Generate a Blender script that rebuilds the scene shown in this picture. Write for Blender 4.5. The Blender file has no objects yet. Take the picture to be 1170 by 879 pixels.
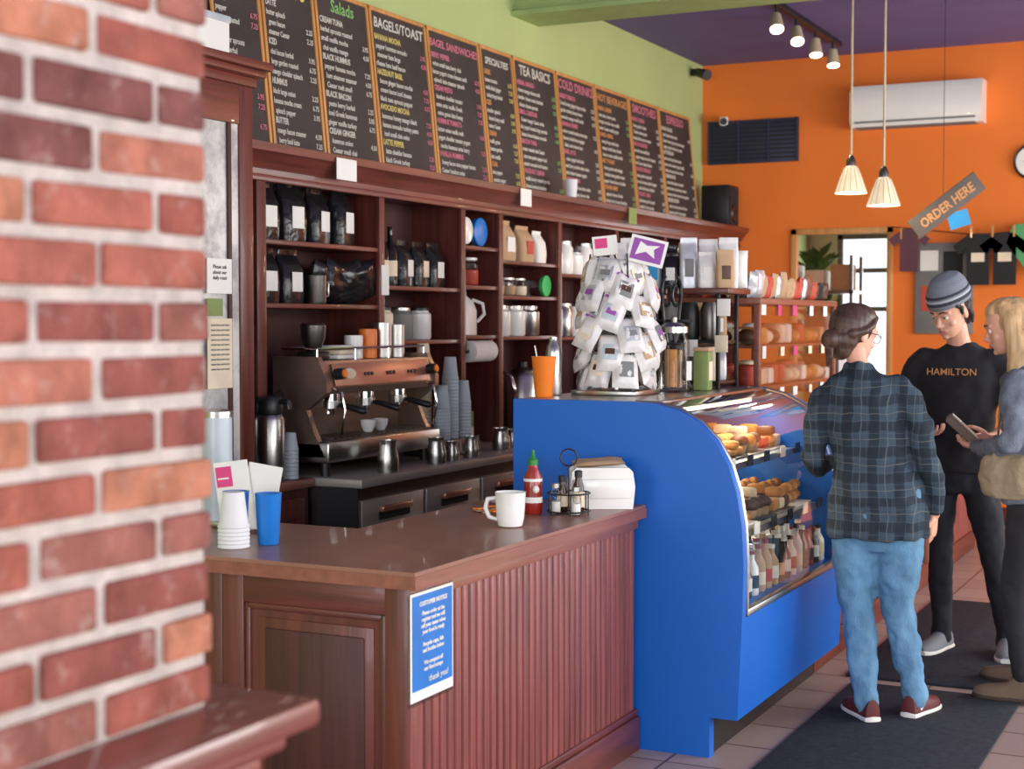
import bpy,bmesh,math,random
from mathutils import Vector,Matrix,noise
R=random.Random(7)
sc=bpy.context.scene
V=Vector
try:
    sc.view_settings.view_transform='Standard'
except Exception: pass
# ------------------------------------------------------------------ materials
def srgb(r,g,b):
    f=lambda c:(c/255/12.92) if c/255<=.04045 else ((c/255+.055)/1.055)**2.4
    return (f(r),f(g),f(b))
def mat(name,rgb,rough=.5,metal=0,var=.12,scale=6,bump=0,bscale=60,stretch=(1,1,1),emit=0,spec=.5,coat=0,smear=None):
    m=bpy.data.materials.new(name);m.use_nodes=True;nt=m.node_tree;N=nt.nodes;L=nt.links
    b=N['Principled BSDF'];c=srgb(*rgb)
    tc=N.new('ShaderNodeTexCoord');mp=N.new('ShaderNodeMapping');mp.inputs['Scale'].default_value=stretch
    L.new(tc.outputs['Object'],mp.inputs[0])
    no=N.new('ShaderNodeTexNoise');no.inputs['Scale'].default_value=scale;no.inputs['Detail'].default_value=4
    L.new(mp.outputs[0],no.inputs['Vector'])
    cr=N.new('ShaderNodeValToRGB')
    cr.color_ramp.elements[0].position=.3;cr.color_ramp.elements[1].position=.7
    cr.color_ramp.elements[0].color=tuple(min(1,x*(1-var)) for x in c)+(1,)
    cr.color_ramp.elements[1].color=tuple(min(1,x*(1+var)) for x in c)+(1,)
    L.new(no.outputs['Fac'],cr.inputs[0]);out=cr.outputs[0]
    if smear:
        n3=N.new('ShaderNodeTexNoise');n3.inputs['Scale'].default_value=smear[1];n3.inputs['Detail'].default_value=8;n3.inputs['Roughness'].default_value=.7
        L.new(mp.outputs[0],n3.inputs['Vector']);c3=N.new('ShaderNodeValToRGB');c3.color_ramp.elements[0].position=smear[2];c3.color_ramp.elements[1].position=smear[3]
        c3.color_ramp.elements[0].color=(0,0,0,1);c3.color_ramp.elements[1].color=(smear[4],)*3+(1,)
        L.new(n3.outputs['Fac'],c3.inputs[0]);mx=N.new('ShaderNodeMixRGB');L.new(c3.outputs[0],mx.inputs[0]);L.new(out,mx.inputs[1]);mx.inputs[2].default_value=srgb(*smear[0])+(1,);out=mx.outputs[0]
    L.new(out,b.inputs['Base Color'])
    b.inputs['Roughness'].default_value=rough;b.inputs['Metallic'].default_value=metal
    b.inputs['Specular IOR Level'].default_value=spec
    b.inputs['Coat Weight'].default_value=coat
    if bump:
        n2=N.new('ShaderNodeTexNoise');n2.inputs['Scale'].default_value=bscale
        L.new(mp.outputs[0],n2.inputs['Vector'])
        bp=N.new('ShaderNodeBump');bp.inputs['Strength'].default_value=bump;bp.inputs['Distance'].default_value=.01
        L.new(n2.outputs['Fac'],bp.inputs['Height']);L.new(bp.outputs[0],b.inputs['Normal'])
    if emit:
        b.inputs['Emission Color'].default_value=c+(1,);b.inputs['Emission Strength'].default_value=emit
    return m
def wood(name,rgb,grain='Z',rough=.4,var=.4,coat=.12):
    s={'X':(.06,1,1),'Y':(1,.06,1),'Z':(1,1,.06)}[grain]
    return mat(name,rgb,rough,0,var,28,.12,60,s,coat=coat)
def glass(name,tint=(1,1,1),refl=.9):
    m=bpy.data.materials.new(name);m.use_nodes=True;nt=m.node_tree;N=nt.nodes;L=nt.links
    for n in list(N):N.remove(n)
    o=N.new('ShaderNodeOutputMaterial');mx=N.new('ShaderNodeMixShader');t=N.new('ShaderNodeBsdfTransparent');g=N.new('ShaderNodeBsdfGlossy')
    t.inputs[0].default_value=tint+(1,);g.inputs['Roughness'].default_value=.03
    fr=N.new('ShaderNodeFresnel');fr.inputs[0].default_value=1.4
    mu=N.new('ShaderNodeMath');mu.operation='MULTIPLY';mu.inputs[1].default_value=refl;mu.use_clamp=True
    L.new(fr.outputs[0],mu.inputs[0]);L.new(mu.outputs[0],mx.inputs[0]);L.new(t.outputs[0],mx.inputs[1]);L.new(g.outputs[0],mx.inputs[2]);L.new(mx.outputs[0],o.inputs[0])
    return m
def stripes(name,base,lines,rough=.85,wob=1.0):
    """woven / knitted stripes. lines=[(axis,scale,lo,hi,rgb,opacity)]"""
    m=bpy.data.materials.new(name);m.use_nodes=True;nt=m.node_tree;N=nt.nodes;L=nt.links
    b=N['Principled BSDF'];b.inputs['Roughness'].default_value=rough;b.inputs['Specular IOR Level'].default_value=.15
    tc=N.new('ShaderNodeTexCoord');sp=N.new('ShaderNodeSeparateXYZ');L.new(tc.outputs['Object'],sp.inputs[0])
    no=N.new('ShaderNodeTexNoise');no.inputs['Scale'].default_value=5;L.new(tc.outputs['Object'],no.inputs['Vector'])
    wb=N.new('ShaderNodeMath');wb.operation='MULTIPLY';wb.inputs[1].default_value=wob;L.new(no.outputs['Fac'],wb.inputs[0])
    rgb=N.new('ShaderNodeRGB');rgb.outputs[0].default_value=srgb(*base)+(1,);prev=rgb.outputs[0]
    for ax,s,lo,hi,c,op in lines:
        a=N.new('ShaderNodeMath');a.operation='MULTIPLY_ADD';L.new(sp.outputs[ax],a.inputs[0]);a.inputs[1].default_value=s
        L.new(wb.outputs[0],a.inputs[2])
        f=N.new('ShaderNodeMath');f.operation='FRACT';L.new(a.outputs[0],f.inputs[0])
        g1=N.new('ShaderNodeMath');g1.operation='GREATER_THAN';L.new(f.outputs[0],g1.inputs[0]);g1.inputs[1].default_value=lo
        g2=N.new('ShaderNodeMath');g2.operation='LESS_THAN';L.new(f.outputs[0],g2.inputs[0]);g2.inputs[1].default_value=hi
        mu=N.new('ShaderNodeMath');mu.operation='MULTIPLY';L.new(g1.outputs[0],mu.inputs[0]);L.new(g2.outputs[0],mu.inputs[1])
        m2=N.new('ShaderNodeMath');m2.operation='MULTIPLY';L.new(mu.outputs[0],m2.inputs[0]);m2.inputs[1].default_value=op
        mx=N.new('ShaderNodeMixRGB');L.new(m2.outputs[0],mx.inputs[0]);L.new(prev,mx.inputs[1]);mx.inputs[2].default_value=srgb(*c)+(1,);prev=mx.outputs[0]
    L.new(prev,b.inputs['Base Color'])
    return m

W_DK=wood('wood_mahogany',(98,46,38),'Z'); W_DKY=wood('wood_mahogany_long',(106,50,40),'Y'); W_DKX=wood('wood_mahogany_cross',(100,48,40),'X')
W_BEAD=wood('wood_beadboard',(134,72,66),'Z',.48)
W_PANEL=wood('wood_panel_dark',(74,36,32),'Z',.55,.3,0)
W_TOP=mat('countertop_laminate',(150,104,86),.36,0,.12,5,coat=.12)
W_EDGE=wood('wood_counter_edge',(142,86,68),'Y',.4,.2)
W_LT=wood('wood_light_frame',(206,146,82),'Z',.45,.2)
W_BACK=mat('cabinet_back',(70,35,31),.6)
M_GREEN=mat('paint_green',(176,190,126),.8,0,.04,2); M_ORANGE=mat('paint_orange',(238,124,44),.75,0,.05,1.5)
M_PURPLE=mat('paint_purple',(104,94,146),.8,0,.08,2); M_BEAM=mat('paint_beam_green',(160,184,118),.6,0,.08)
M_CREAM=mat('paint_cream',(222,212,190),.8,0,.03); M_BLUE=mat('laminate_blue',(6,96,190),.4,0,.05,2)
M_BLUE2=mat('blue_plastic',(30,120,205),.35); M_BLACK=mat('black_plastic',(26,26,28),.4); M_BLKM=mat('black_matte',(34,34,36),.8)
M_SLATE=mat('chalkboard_slate',(64,54,50),.75,0,.35,2.5)
M_STEEL=mat('stainless_steel',(184,182,178),.28,1,.06,4,stretch=(1,1,12)); M_STEELD=mat('steel_dark',(120,116,112),.35,1,.1)
M_BRUSH=mat('brushed_steel_front',(170,164,156),.45,.5,.1,30,stretch=(.1,.1,1)); M_WARM=mat('steel_reflection_tint',(150,128,114),.35,.75,.12,8)  # M_WARM: copper reflection put into the steel's base colour
M_CHROME=mat('chrome',(220,220,220),.1,1,.02); M_COPPER=mat('copper_panel',(188,134,112),.35,.6,.08)
M_WHITE=mat('white_ceramic',(240,238,232),.25,0,.02,coat=.3); M_PAPER=mat('paper_white',(238,236,228),.85,0,.03)
M_CARD=mat('kraft_paper',(190,156,120),.85,0,.08); M_CUPG=mat('paper_cup_grey',(168,178,184),.7,0,.06); M_CUPW=mat('paper_cup_white',(228,228,228),.7,0,.03)
M_FOILB=mat('foil_black',(30,29,32),.22,.1,.2,9,.6,18); M_FOILS=mat('bag_white',(222,218,214),.42,.05,.14,14,.5,22)
M_PINK=mat('pink_print',(222,70,130),.7); M_PURP=mat('purple_print',(150,80,164),.7); M_REDP=mat('red_print',(190,70,50),.6)
M_ORP=mat('orange_plastic',(246,130,40),.35); M_YEL=mat('yellow_print',(226,190,70),.7); M_GRN=mat('green_print',(110,160,70),.7); M_GRN2=mat('muted_green',(128,146,84),.6)
M_RED=mat('sauce_red',(150,36,24),.25,coat=.3); M_GCAP=mat('green_cap',(40,130,50),.4); M_GLASS=glass('clear_glass',refl=.6); M_GLASS2=glass('case_glass',(.98,.99,.98),1.7)
M_BROWNG=mat('brown_liquid',(60,30,18),.15); M_MAT=mat('rubber_mat',(54,57,64),.95,0,.2,40,.5,300,spec=.2); M_GOLD=mat('baked_dough',(196,136,72),.7,0,.25,20,.4,60)
M_CHOC=mat('chocolate',(78,46,30),.5,0,.2); M_CREAMF=mat('cream_food',(236,220,190),.6); M_GRAY=mat('grey_print',(126,126,124),.7)
M_TEAL=mat('teal_blue',(40,150,206),.6); M_GREY_BLUE=mat('pale_plastic',(186,198,204),.3); M_GRILLE=mat('grille_navy',(40,44,70),.5)
M_LEATHER=mat('leather_brown',(120,66,40),.5);M_SILV=mat('bag_silver',(196,198,202),.35,.4,.15,10,.4,20)
CHALK={k:mat('chalk_'+k,v,.9,0,.05) for k,v in dict(white=(206,202,190),pink=(206,120,136),green=(132,180,110),yellow=(210,194,116),red=(200,104,86),blue=(126,168,196),orange=(206,146,92)).items()}
# ------------------------------------------------------------------ mesh builder
def frame(o,x,y):
    x=V(x).normalized();y=V(y);y=(y-x*y.dot(x)).normalized();z=x.cross(y)
    M=Matrix.Identity(4)
    for i in range(3):
        M[i][0]=x[i];M[i][1]=y[i];M[i][2]=z[i];M[i][3]=o[i]
    return M
def T(x,y,z,rz=0,s=1): return Matrix.Translation((x,y,z))@Matrix.Rotation(rz,4,'Z')@Matrix.Scale(s,4)
_boxc={}
class MB:
    def __init__(s,name): s.name=name;s.v=[];s.f=[];s.fm=[];s.fs=[];s.mats=[];s.M=None
    def raw(s,vs,fs,m,smooth=False,M=None):
        if m not in s.mats:s.mats.append(m)
        k=s.mats.index(m);o=len(s.v)
        A=s.M
        if M is not None: A=M if A is None else A@M
        s.v.extend([tuple(A@V(p)) if A is not None else tuple(p) for p in vs])
        for f in fs: s.f.append([i+o for i in f]);s.fm.append(k);s.fs.append(smooth)
    def box(s,c,sz,m,bev=0,M=None,rz=0):
        bev=min(bev,min(sz)*.45)
        key=(round(sz[0],4),round(sz[1],4),round(sz[2],4),round(bev,4))
        if key not in _boxc:
            if bev<=0:
                x,y,z=[q/2 for q in sz]
                vs=[(-x,-y,-z),(x,-y,-z),(x,y,-z),(-x,y,-z),(-x,-y,z),(x,-y,z),(x,y,z),(-x,y,z)]
                fs=[(3,2,1,0),(4,5,6,7),(0,1,5,4),(1,2,6,5),(2,3,7,6),(3,0,4,7)]
            else:
                bm=bmesh.new();bmesh.ops.create_cube(bm,size=1)
                for v in bm.verts:v.co=V((v.co.x*sz[0],v.co.y*sz[1],v.co.z*sz[2]))
                bmesh.ops.bevel(bm,geom=bm.edges[:],offset=bev,segments=2,profile=.5,affect='EDGES')
                bm.verts.index_update();vs=[tuple(v.co) for v in bm.verts];fs=[[v.index for v in f.verts] for f in bm.faces];bm.free()
            _boxc[key]=(vs,fs)
        vs,fs=_boxc[key]
        A=Matrix.Translation(c)@Matrix.Rotation(rz,4,'Z')
        if M is not None:A=M@A
        s.raw(vs,fs,m,False,A)
    def mm(s,a,b,m,bev=0,M=None):
        s.box([(a[i]+b[i])/2 for i in range(3)],[abs(b[i]-a[i]) for i in range(3)],m,bev,M)
    def lathe(s,prof,c,m,seg=20,M=None,smooth=True):
        vs=[];fs=[]
        for r,z in prof:
            for i in range(seg):
                a=2*math.pi*i/seg;vs.append((c[0]+r*math.cos(a),c[1]+r*math.sin(a),c[2]+z))
        n=len(prof)
        for j in range(n-1):
            for i in range(seg):
                k=(i+1)%seg;fs.append((j*seg+i,j*seg+k,(j+1)*seg+k,(j+1)*seg+i))
        fs.append([i for i in range(seg)][::-1]);fs.append([(n-1)*seg+i for i in range(seg)])
        s.raw(vs,fs,m,smooth,M)
    def tube(s,pts,rad,m,seg=10,ref=None,M=None,round_=True):
        pts=[V(p) for p in pts];n=len(pts)
        if not isinstance(rad,(list,tuple)):rad=[rad]*n
        rad=[r if isinstance(r,(tuple,list)) else (r,r) for r in rad]
        tan=[]
        for i in range(n):
            a=pts[max(i-1,0)];b=pts[min(i+1,n-1)];tan.append((b-a).normalized())
        P=list(pts);RR=list(rad);TT=list(tan)
        if round_:
            t0,t1=tan[0],tan[-1];r0=min(rad[0]);r1=min(rad[-1])
            pre=[(pts[0]-t0*r0*math.sin(q),(rad[0][0]*math.cos(q),rad[0][1]*math.cos(q))) for q in (1.35,1.0,.5)]
            post=[(pts[-1]+t1*r1*math.sin(q),(rad[-1][0]*math.cos(q),rad[-1][1]*math.cos(q))) for q in (.5,1.0,1.35)]
            P=[p for p,_ in pre]+P+[p for p,_ in post];RR=[r for _,r in pre]+RR+[r for _,r in post];TT=[t0]*3+TT+[t1]*3
        rf=V(ref) if ref is not None else (V((1,0,0)) if abs(TT[0].x)<.8 else V((0,1,0)))
        vs=[];fs=[]
        for p,r,t in zip(P,RR,TT):
            a=(rf-t*rf.dot(t)).normalized()
            if ref is None: rf=a
            b=t.cross(a)
            for i in range(seg):
                q=2*math.pi*i/seg;vs.append(tuple(p+a*r[0]*math.cos(q)+b*r[1]*math.sin(q)))
        N=len(P)
        for j in range(N-1):
            for i in range(seg):
                k=(i+1)%seg;fs.append((j*seg+i,j*seg+k,(j+1)*seg+k,(j+1)*seg+i))
        fs.append([i for i in range(seg)][::-1]);fs.append([(N-1)*seg+i for i in range(seg)])
        s.raw(vs,fs,m,True,M)
    def cyl(s,a,b,r,m,r2=None,seg=16,M=None):
        s.tube([a,b],[r,r if r2 is None else r2],m,seg,None,M,False)
    def ball(s,c,r,m,seg=14,M=None):
        if not isinstance(r,(tuple,list)):r=(r,r,r)
        n=max(6,seg//2);prof=[(max(1e-4,math.sin(math.pi*i/n)),-math.cos(math.pi*i/n)) for i in range(n+1)]
        A=Matrix.Translation(c)@Matrix.Diagonal((r[0],r[1],r[2],1))
        if M is not None:A=M@A
        s.lathe(prof,(0,0,0),m,seg,A)
    def torus(s,c,r,rr,m,M=None,seg=16,flat=1):
        vs=[];fs=[];k=8
        for i in range(seg):
            a=2*math.pi*i/seg
            for j in range(k):
                b=2*math.pi*j/k;q=r+rr*math.cos(b);vs.append((c[0]+q*math.cos(a),c[1]+q*math.sin(a),c[2]+rr*flat*math.sin(b)))
        for i in range(seg):
            for j in range(k):
                fs.append((i*k+j,((i+1)%seg)*k+j,((i+1)%seg)*k+(j+1)%k,i*k+(j+1)%k))
        s.raw(vs,fs,m,True,M)
    def loft(s,rings,m,seg=20,pw=2.0,M=None,smooth=True,flat=None):
        vs=[];fs=[]
        for cx,cy,z,rx,ry in rings:
            for i in range(seg):
                a=2*math.pi*i/seg;c_,s_=math.cos(a),math.sin(a)
                x=cx+rx*math.copysign(abs(c_)**(2/pw),c_);y=cy+ry*math.copysign(abs(s_)**(2/pw),s_)
                if flat is not None:y=max(y,flat)
                vs.append((x,y,z))
        n=len(rings)
        for j in range(n-1):
            for i in range(seg):
                k=(i+1)%seg;fs.append((j*seg+i,j*seg+k,(j+1)*seg+k,(j+1)*seg+i))
        fs.append([i for i in range(seg)][::-1]);fs.append([(n-1)*seg+i for i in range(seg)])
        s.raw(vs,fs,m,smooth,M)
    def prism(s,poly,d,m,M=None):
        n=len(poly);vs=[(x,y,0) for x,y in poly]+[(x,y,d) for x,y in poly]
        fs=[list(range(n))[::-1],[n+i for i in range(n)]]+[(i,(i+1)%n,n+(i+1)%n,n+i) for i in range(n)]
        s.raw(vs,fs,m,False,M)
    def pillow(s,M,w,h,t,m,nx=8,ny=10):
        vs=[];fs=[];sd=R.random()*50
        for sgn in (1,-1):
            for j in range(ny+1):
                for i in range(nx+1):
                    u=2*i/nx-1;v=2*j/ny-1
                    k=(max(0,1-u**4))**.6*(max(0,1-v**4))**.6
                    nz=noise.noise(V((u*2+sd,v*2,sgn)))*.35
                    vs.append((u*w/2*(1-.04*(1-v*v)),v*h/2,sgn*t/2*k*(1+nz)))
        o=(nx+1)*(ny+1)
        for j in range(ny):
            for i in range(nx):
                a=j*(nx+1)+i;q=(a,a+1,a+nx+2,a+nx+1);fs.append(q);fs.append([o+x for x in q][::-1])
        s.raw(vs,fs,m,True,M)
    def done(s,parent=None,origin=True,sharp=True):
        me=bpy.data.meshes.new(s.name);me.from_pydata(s.v,[],s.f)
        for m in s.mats:me.materials.append(m)
        me.polygons.foreach_set('material_index',s.fm);me.polygons.foreach_set('use_smooth',s.fs)
        me.update()
        if sharp:
            try: me.set_sharp_from_angle(angle=.75)
            except Exception: pass
        ob=bpy.data.objects.new(s.name,me);sc.collection.objects.link(ob)
        if parent is not None: ob.parent=parent
        elif origin and s.v:
            lo=[min(p[i] for p in s.v) for i in range(3)];hi=[max(p[i] for p in s.v) for i in range(3)]
            c=V(((lo[0]+hi[0])/2,(lo[1]+hi[1])/2,lo[2]))
            me.transform(Matrix.Translation(-c));ob.location=c
        return ob
def text(body,size,M,m,parent,name='lettering',align='LEFT',ls=1,bold=.0,sx=1):
    cu=bpy.data.curves.new(name,'FONT');cu.body=body;cu.size=size;cu.align_x=align;cu.space_line=ls;cu.offset=bold;cu.resolution_u=2
    cu.extrude=.0006;cu.shear=.08
    cu.materials.append(m)
    o=bpy.data.objects.new(name,cu);sc.collection.objects.link(o)
    o.parent=parent;o.matrix_parent_inverse=parent.matrix_basis.inverted();o.matrix_basis=M@Matrix.Diagonal((sx,1,1,1))
    return o
# ------------------------------------------------------------------ room shell
WX=-4.3;BY=12.3;CZ=3.76;RX=3.2;FY=-2.6
b=MB('floor')
M_FLOOR=bpy.data.materials.new('floor_tile');M_FLOOR.use_nodes=True
nt=M_FLOOR.node_tree;bs=nt.nodes['Principled BSDF'];tc=nt.nodes.new('ShaderNodeTexCoord');bt=nt.nodes.new('ShaderNodeTexBrick')
bt.offset=0;bt.inputs['Scale'].default_value=1;bt.inputs['Brick Width'].default_value=.32;bt.inputs['Row Height'].default_value=.32;bt.inputs['Mortar Size'].default_value=.006
bt.inputs['Color1'].default_value=srgb(170,150,140)+(1,);bt.inputs['Color2'].default_value=srgb(158,136,128)+(1,);bt.inputs['Mortar'].default_value=srgb(96,80,76)+(1,)
nt.links.new(tc.outputs['Object'],bt.inputs['Vector']);nt.links.new(bt.outputs['Color'],bs.inputs['Base Color']);bs.inputs['Roughness'].default_value=.4
b.mm((-4.5,FY-.2,-.1),(RX+.2,BY+3.6,0),M_FLOOR);b.done(origin=False)
b=MB('ceiling');b.mm((-4.5,FY-.2,CZ),(RX+.2,BY+3.6,CZ+.1),M_PURPLE);b.done()
b=MB('wall_left');b.mm((WX-.15,FY-.2,0),(WX,BY+3.6,CZ),M_GREEN);b.done()
DX0,DX1,DZ=-3.50,-2.70,2.34
b=MB('wall_back')
b.mm((WX,BY,0),(DX0,BY+.14,CZ),M_ORANGE);b.mm((DX0,BY,DZ),(DX1,BY+.14,CZ),M_ORANGE);b.mm((DX1,BY,0),(RX,BY+.14,CZ),M_ORANGE);b.done()
b=MB('trim_2')
for x0,x1 in ((DX0-.02,DX0+.03),(DX1-.03,DX1+.02)): b.mm((x0,BY-.02,0),(x1,BY-.001,DZ+.02),W_LT,.004)
b.mm((DX0-.02,BY-.02,DZ-.03),(DX1+.02,BY-.001,DZ+.02),W_LT,.004);b.done()
# back room
b=MB('wall_backroom')
y=BY+3.4
b.mm((WX,y,0),(-4.0,y+.15,CZ),M_CREAM);b.mm((-4.0,y,0),(-1.0,y+.15,.9),M_CREAM);b.mm((-4.0,y,2.5),(-1.0,y+.15,CZ),M_CREAM);b.mm((-1.0,y,0),(RX,y+.15,CZ),M_CREAM);b.done()
b=MB('window_1')
for x in (-4.0,-3.4,-2.8,-2.2,-1.6,-1.05): b.mm((x,y+.01,.9),(x+.05,y+.06,2.5),M_GRAY)
for z in (.9,1.7,2.1,2.45): b.mm((-4.0,y+.01,z),(-1.0,y+.06,z+.05),M_GRAY)
b.done()
M_SHR=mat('foliage_green',(84,108,62),.8,0,.5,4)
b=MB('potted_plant')
px_,py_=-3.95,BY+2.4
b.lathe([(.14,0),(.19,.3),(.2,.32),(.17,.32),(.15,.25)],(px_,py_,0.001),M_CARD,16);b.cyl((px_,py_,.25),(px_,py_,1.6),.02,M_LEATHER,seg=8)
for k in range(120):
    a=R.uniform(0,6.28);e=R.uniform(-.3,1.1);p=V((px_,py_,R.uniform(1.0,2.2)));d=V((math.cos(a)*math.cos(e),math.sin(a)*math.cos(e),math.sin(e)))
    q=p+d*R.uniform(.18,.32);q.x=max(q.x,-4.27);b.tube([p,(p+q)/2+V((0,0,.02)),q],[(.012,.003),(.045,.004),(.006,.002)],M_SHR,6)
b.done()
b=MB('storage_shelf')
for z in (.5,.95,1.4,1.85):
    b.mm((-4.1,BY+1.4,z),(-3.35,BY+1.8,z+.03),M_STEELD)
for x in (-4.1,-3.38):
    for yy in (BY+1.4,BY+1.77): b.mm((x,yy,0),(x+.03,yy+.03,2.2),M_STEELD)
for i in range(12):
    b.mm((-4.05+.24*(i%3),BY+1.45,.53+.45*(i//3)),(-3.87+.24*(i%3),BY+1.7,.72+.45*(i//3)+.05*(i%2)),R.choice([M_CARD,M_GRAY,M_GREY_BLUE,M_PAPER]),.01)
b.done()
b=MB('wall_right')
b.mm((RX,FY,0),(RX+.15,BY+3.5,.6),M_CREAM);b.mm((RX,FY,3.0),(RX+.15,BY+3.5,CZ),M_CREAM)
for y0,y1 in ((FY,FY+.6),(1.6,2.0),(4.8,5.2),(8.0,8.4),(11.2,BY+3.5)): b.mm((RX,y0,.6),(RX+.15,y1,3.0),M_CREAM)
b.done()
k=2
for y0,y1 in ((-2.0,1.6),(2.0,4.8),(5.2,8.0),(8.4,11.2)):
    b=MB('window_%d'%k);k+=1
    for yy in (y0,(y0+y1)/2-.03,y1-.06): b.mm((RX+.03,yy,.6),(RX+.1,yy+.06,3.0),M_BLACK)
    for z in (.6,2.94): b.mm((RX+.03,y0,z),(RX+.1,y1,z+.06),M_BLACK)
    b.done()
b=MB('wall_front')
b.mm((WX,FY-.15,0),(RX,FY,.5),M_CREAM);b.mm((WX,FY-.15,3.1),(RX,FY,CZ),M_CREAM)
for x0,x1 in ((WX,-3.7),(-1.0,-.7),(2.6,RX)): b.mm((x0,FY-.15,.5),(x1,FY,3.1),M_CREAM)
b.done()
for x0,x1 in ((-3.7,-1.0),(-.7,2.6)):
    b=MB('window_%d'%k);k+=1
    for xx in (x0,(x0+x1)/2-.03,x1-.06): b.mm((xx,FY-.1,.5),(xx+.06,FY-.03,3.1),M_BLACK)
    for z in (.5,3.04): b.mm((x0,FY-.1,z),(x1,FY-.03,z+.06),M_BLACK)
    b.done()
b=MB('ceiling_beam');b.mm((WX+.001,8.7,3.56),(RX-.001,9.0,CZ-.001),M_BEAM);b.mm((WX+.001,8.65,3.53),(RX-.001,9.05,3.56),M_BEAM);b.done()
b=MB('baseboard_back');b.mm((DX1+.02,BY-.02,0),(RX,BY,.14),W_DKX,.004);b.mm((WX,BY-.02,0),(DX0-.02,BY,.14),W_DKX,.004);b.done()
# ------------------------------------------------------------------ brick pier + low wall
PX=-1.22;PY1=1.58
SM=((206,188,178),26,.56,.80,.62)
br=[mat('brick_%d'%i,c,.9,0,.3,16,.8,55,smear=SM,spec=.15) for i,c in enumerate([(158,94,80),(146,84,72),(170,108,90),(134,78,70),(154,90,76),(118,74,70),(176,116,92),(142,90,80)])]
M_MORT=mat('mortar',(194,182,174),.95,0,.2,20,.9,90,spec=.15)
b=MB('brick_pier')
b.mm((PX-.40,.30,1.10),(PX-.008,PY1-.008,CZ-.001),M_MORT)
pitch=.0672;L_=.2128;row=0;z=1.102;JT=.014
while z+pitch<CZ:
    h=pitch-JT
    y_=PY1;first=True
    while y_>.3:
        ln=(L_ if (row%2==0 or not first) else L_/2)-JT
        jl=0 if first else R.uniform(-.004,.004)
        first=False
        y0=max(y_-ln,.28)
        if y_-y0>.02:
            j=R.uniform(-.004,.003)
            A=Matrix.Translation((PX-.045+j,(y_+y0)/2+jl,z+h/2))@Matrix.Rotation(R.uniform(-.012,.012),4,'X')@Matrix.Rotation(R.uniform(-.02,.02),4,'Z')
            b.box((0,0,0),(.09,y_-y0-R.uniform(0,.005),h-R.uniform(0,.005)),R.choice(br),.006,A)
        y_=y_-ln-JT
    x_=PX-.0905-JT
    while x_>PX-.40:
        x0=max(x_-L_+JT,PX-.41)
        if x_-x0>.02: b.box(((x_+x0)/2,PY1-.045,z+h/2),(x_-x0,.09,h),R.choice(br),.006); b.box(((x_+x0)/2,.325,z+h/2),(x_-x0,.09,h),R.choice(br),.006)
        x_=x0-JT
    z+=pitch;row+=1
b.done()
W_RED=wood('wood_ledge',(124,66,58),'Y',.3,.25,.3)
b=MB('trim_1')  # half wall carrying the pier, with moulded cap
b.mm((PX-.44,.1,0),(PX+.02,PY1+.03,.98),W_PANEL)
b.mm((PX-.46,.08,.98),(PX+.045,PY1+.05,1.03),W_RED,.012)
b.mm((PX-.48,.06,1.03),(PX+.07,PY1+.07,1.06),W_RED,.01)
b.mm((PX-.51,.02,1.06),(PX+.105,PY1+.10,1.10),W_RED,.012)
for i in range(26): b.box((PX+.024,.14+.056*i,.5),(.012,.05,.94),W_BEAD,.005)
for i in range(8): b.box((PX-.42+.056*i,PY1+.034,.5),(.05,.012,.94),W_BEAD,.005)
b.done()
# ------------------------------------------------------------------ service counter (L)
CT=.92;CX=-2.04;CY=3.52
b=MB('service_counter')
top=[(CX,CY),(CX,5.225),(-2.65,5.225),(-2.65,4.2),(-3.7,4.2),(-3.7,CY)]
b.prism(top,.012,W_TOP,Matrix.Translation((0,0,CT-.012)))
b.prism([(x+(.004 if x==CX else 0),y-(.004 if y==CY else 0)) for x,y in top],.036,W_EDGE,Matrix.Translation((0,0,CT-.048)))
BX=CX-.035
b.mm((BX-.5,CY+.04,0),(BX-.018,5.22,CT-.046),W_PANEL);b.mm((-3.66,CY+.04,0),(BX-.018,4.15,CT-.046),W_PANEL)
y_=CY+.11
while y_<5.20:
    w=min(.043,5.222-y_);b.box((BX-.01,y_+w/2,.49),(.02,w-.003,.76),W_BEAD,.004);b.box((BX-.004,y_+.008,.49),(.012,.008,.76),W_BEAD,.0035);y_+=.045
b.mm((BX-.02,CY+.03,0),(BX+.004,CY+.1,CT-.046),W_BEAD,.004)
b.mm((BX-.02,CY+.03,CT-.09),(BX+.008,5.222,CT-.046),W_EDGE,.004)
b.mm((BX-.02,CY+.03,0),(BX+.018,5.222,.13),W_DKY,.008);b.mm((BX-.02,CY+.03,.13),(BX+.01,5.222,.155),W_DKY,.006)
yf=CY+.022
def panel(x0,x1):
    b.mm((x0+.05,yf+.014,.1),(x1-.05,yf+.03,CT-.1),W_DK)
    b.mm((x0,yf,.0),(x0+.075,yf+.03,CT-.046),W_DK,.004);b.mm((x1-.075,yf,0),(x1,yf+.03,CT-.046),W_DK,.004)
    b.mm((x0+.07,yf+.002,CT-.13),(x1-.07,yf+.03,CT-.046),W_DKX,.004);b.mm((x0+.07,yf+.002,0),(x1-.07,yf+.03,.16),W_DKX,.004)
    b.mm((x0+.075,yf+.006,.16),(x0+.095,yf+.03,CT-.13),W_DK,.006);b.mm((x1-.095,yf+.006,.16),(x1-.075,yf+.03,CT-.13),W_DK,.006)
    b.mm((x0+.08,yf+.006,CT-.15),(x1-.08,yf+.03,CT-.13),W_DKX,.006)
    b.mm((x0+.115,yf+.010,.20),(x1-.115,yf+.04,CT-.17),W_DK,.004);b.mm((x0+.145,yf+.005,.23),(x1-.145,yf+.04,CT-.20),W_PANEL,.005)
panel(-2.70,BX);panel(-3.32,-2.70)
b.mm((-3.66,yf+.01,0),(-3.32,yf+.03,CT-.046),W_DK)
b.done()
b=MB('notice_poster')
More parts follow.
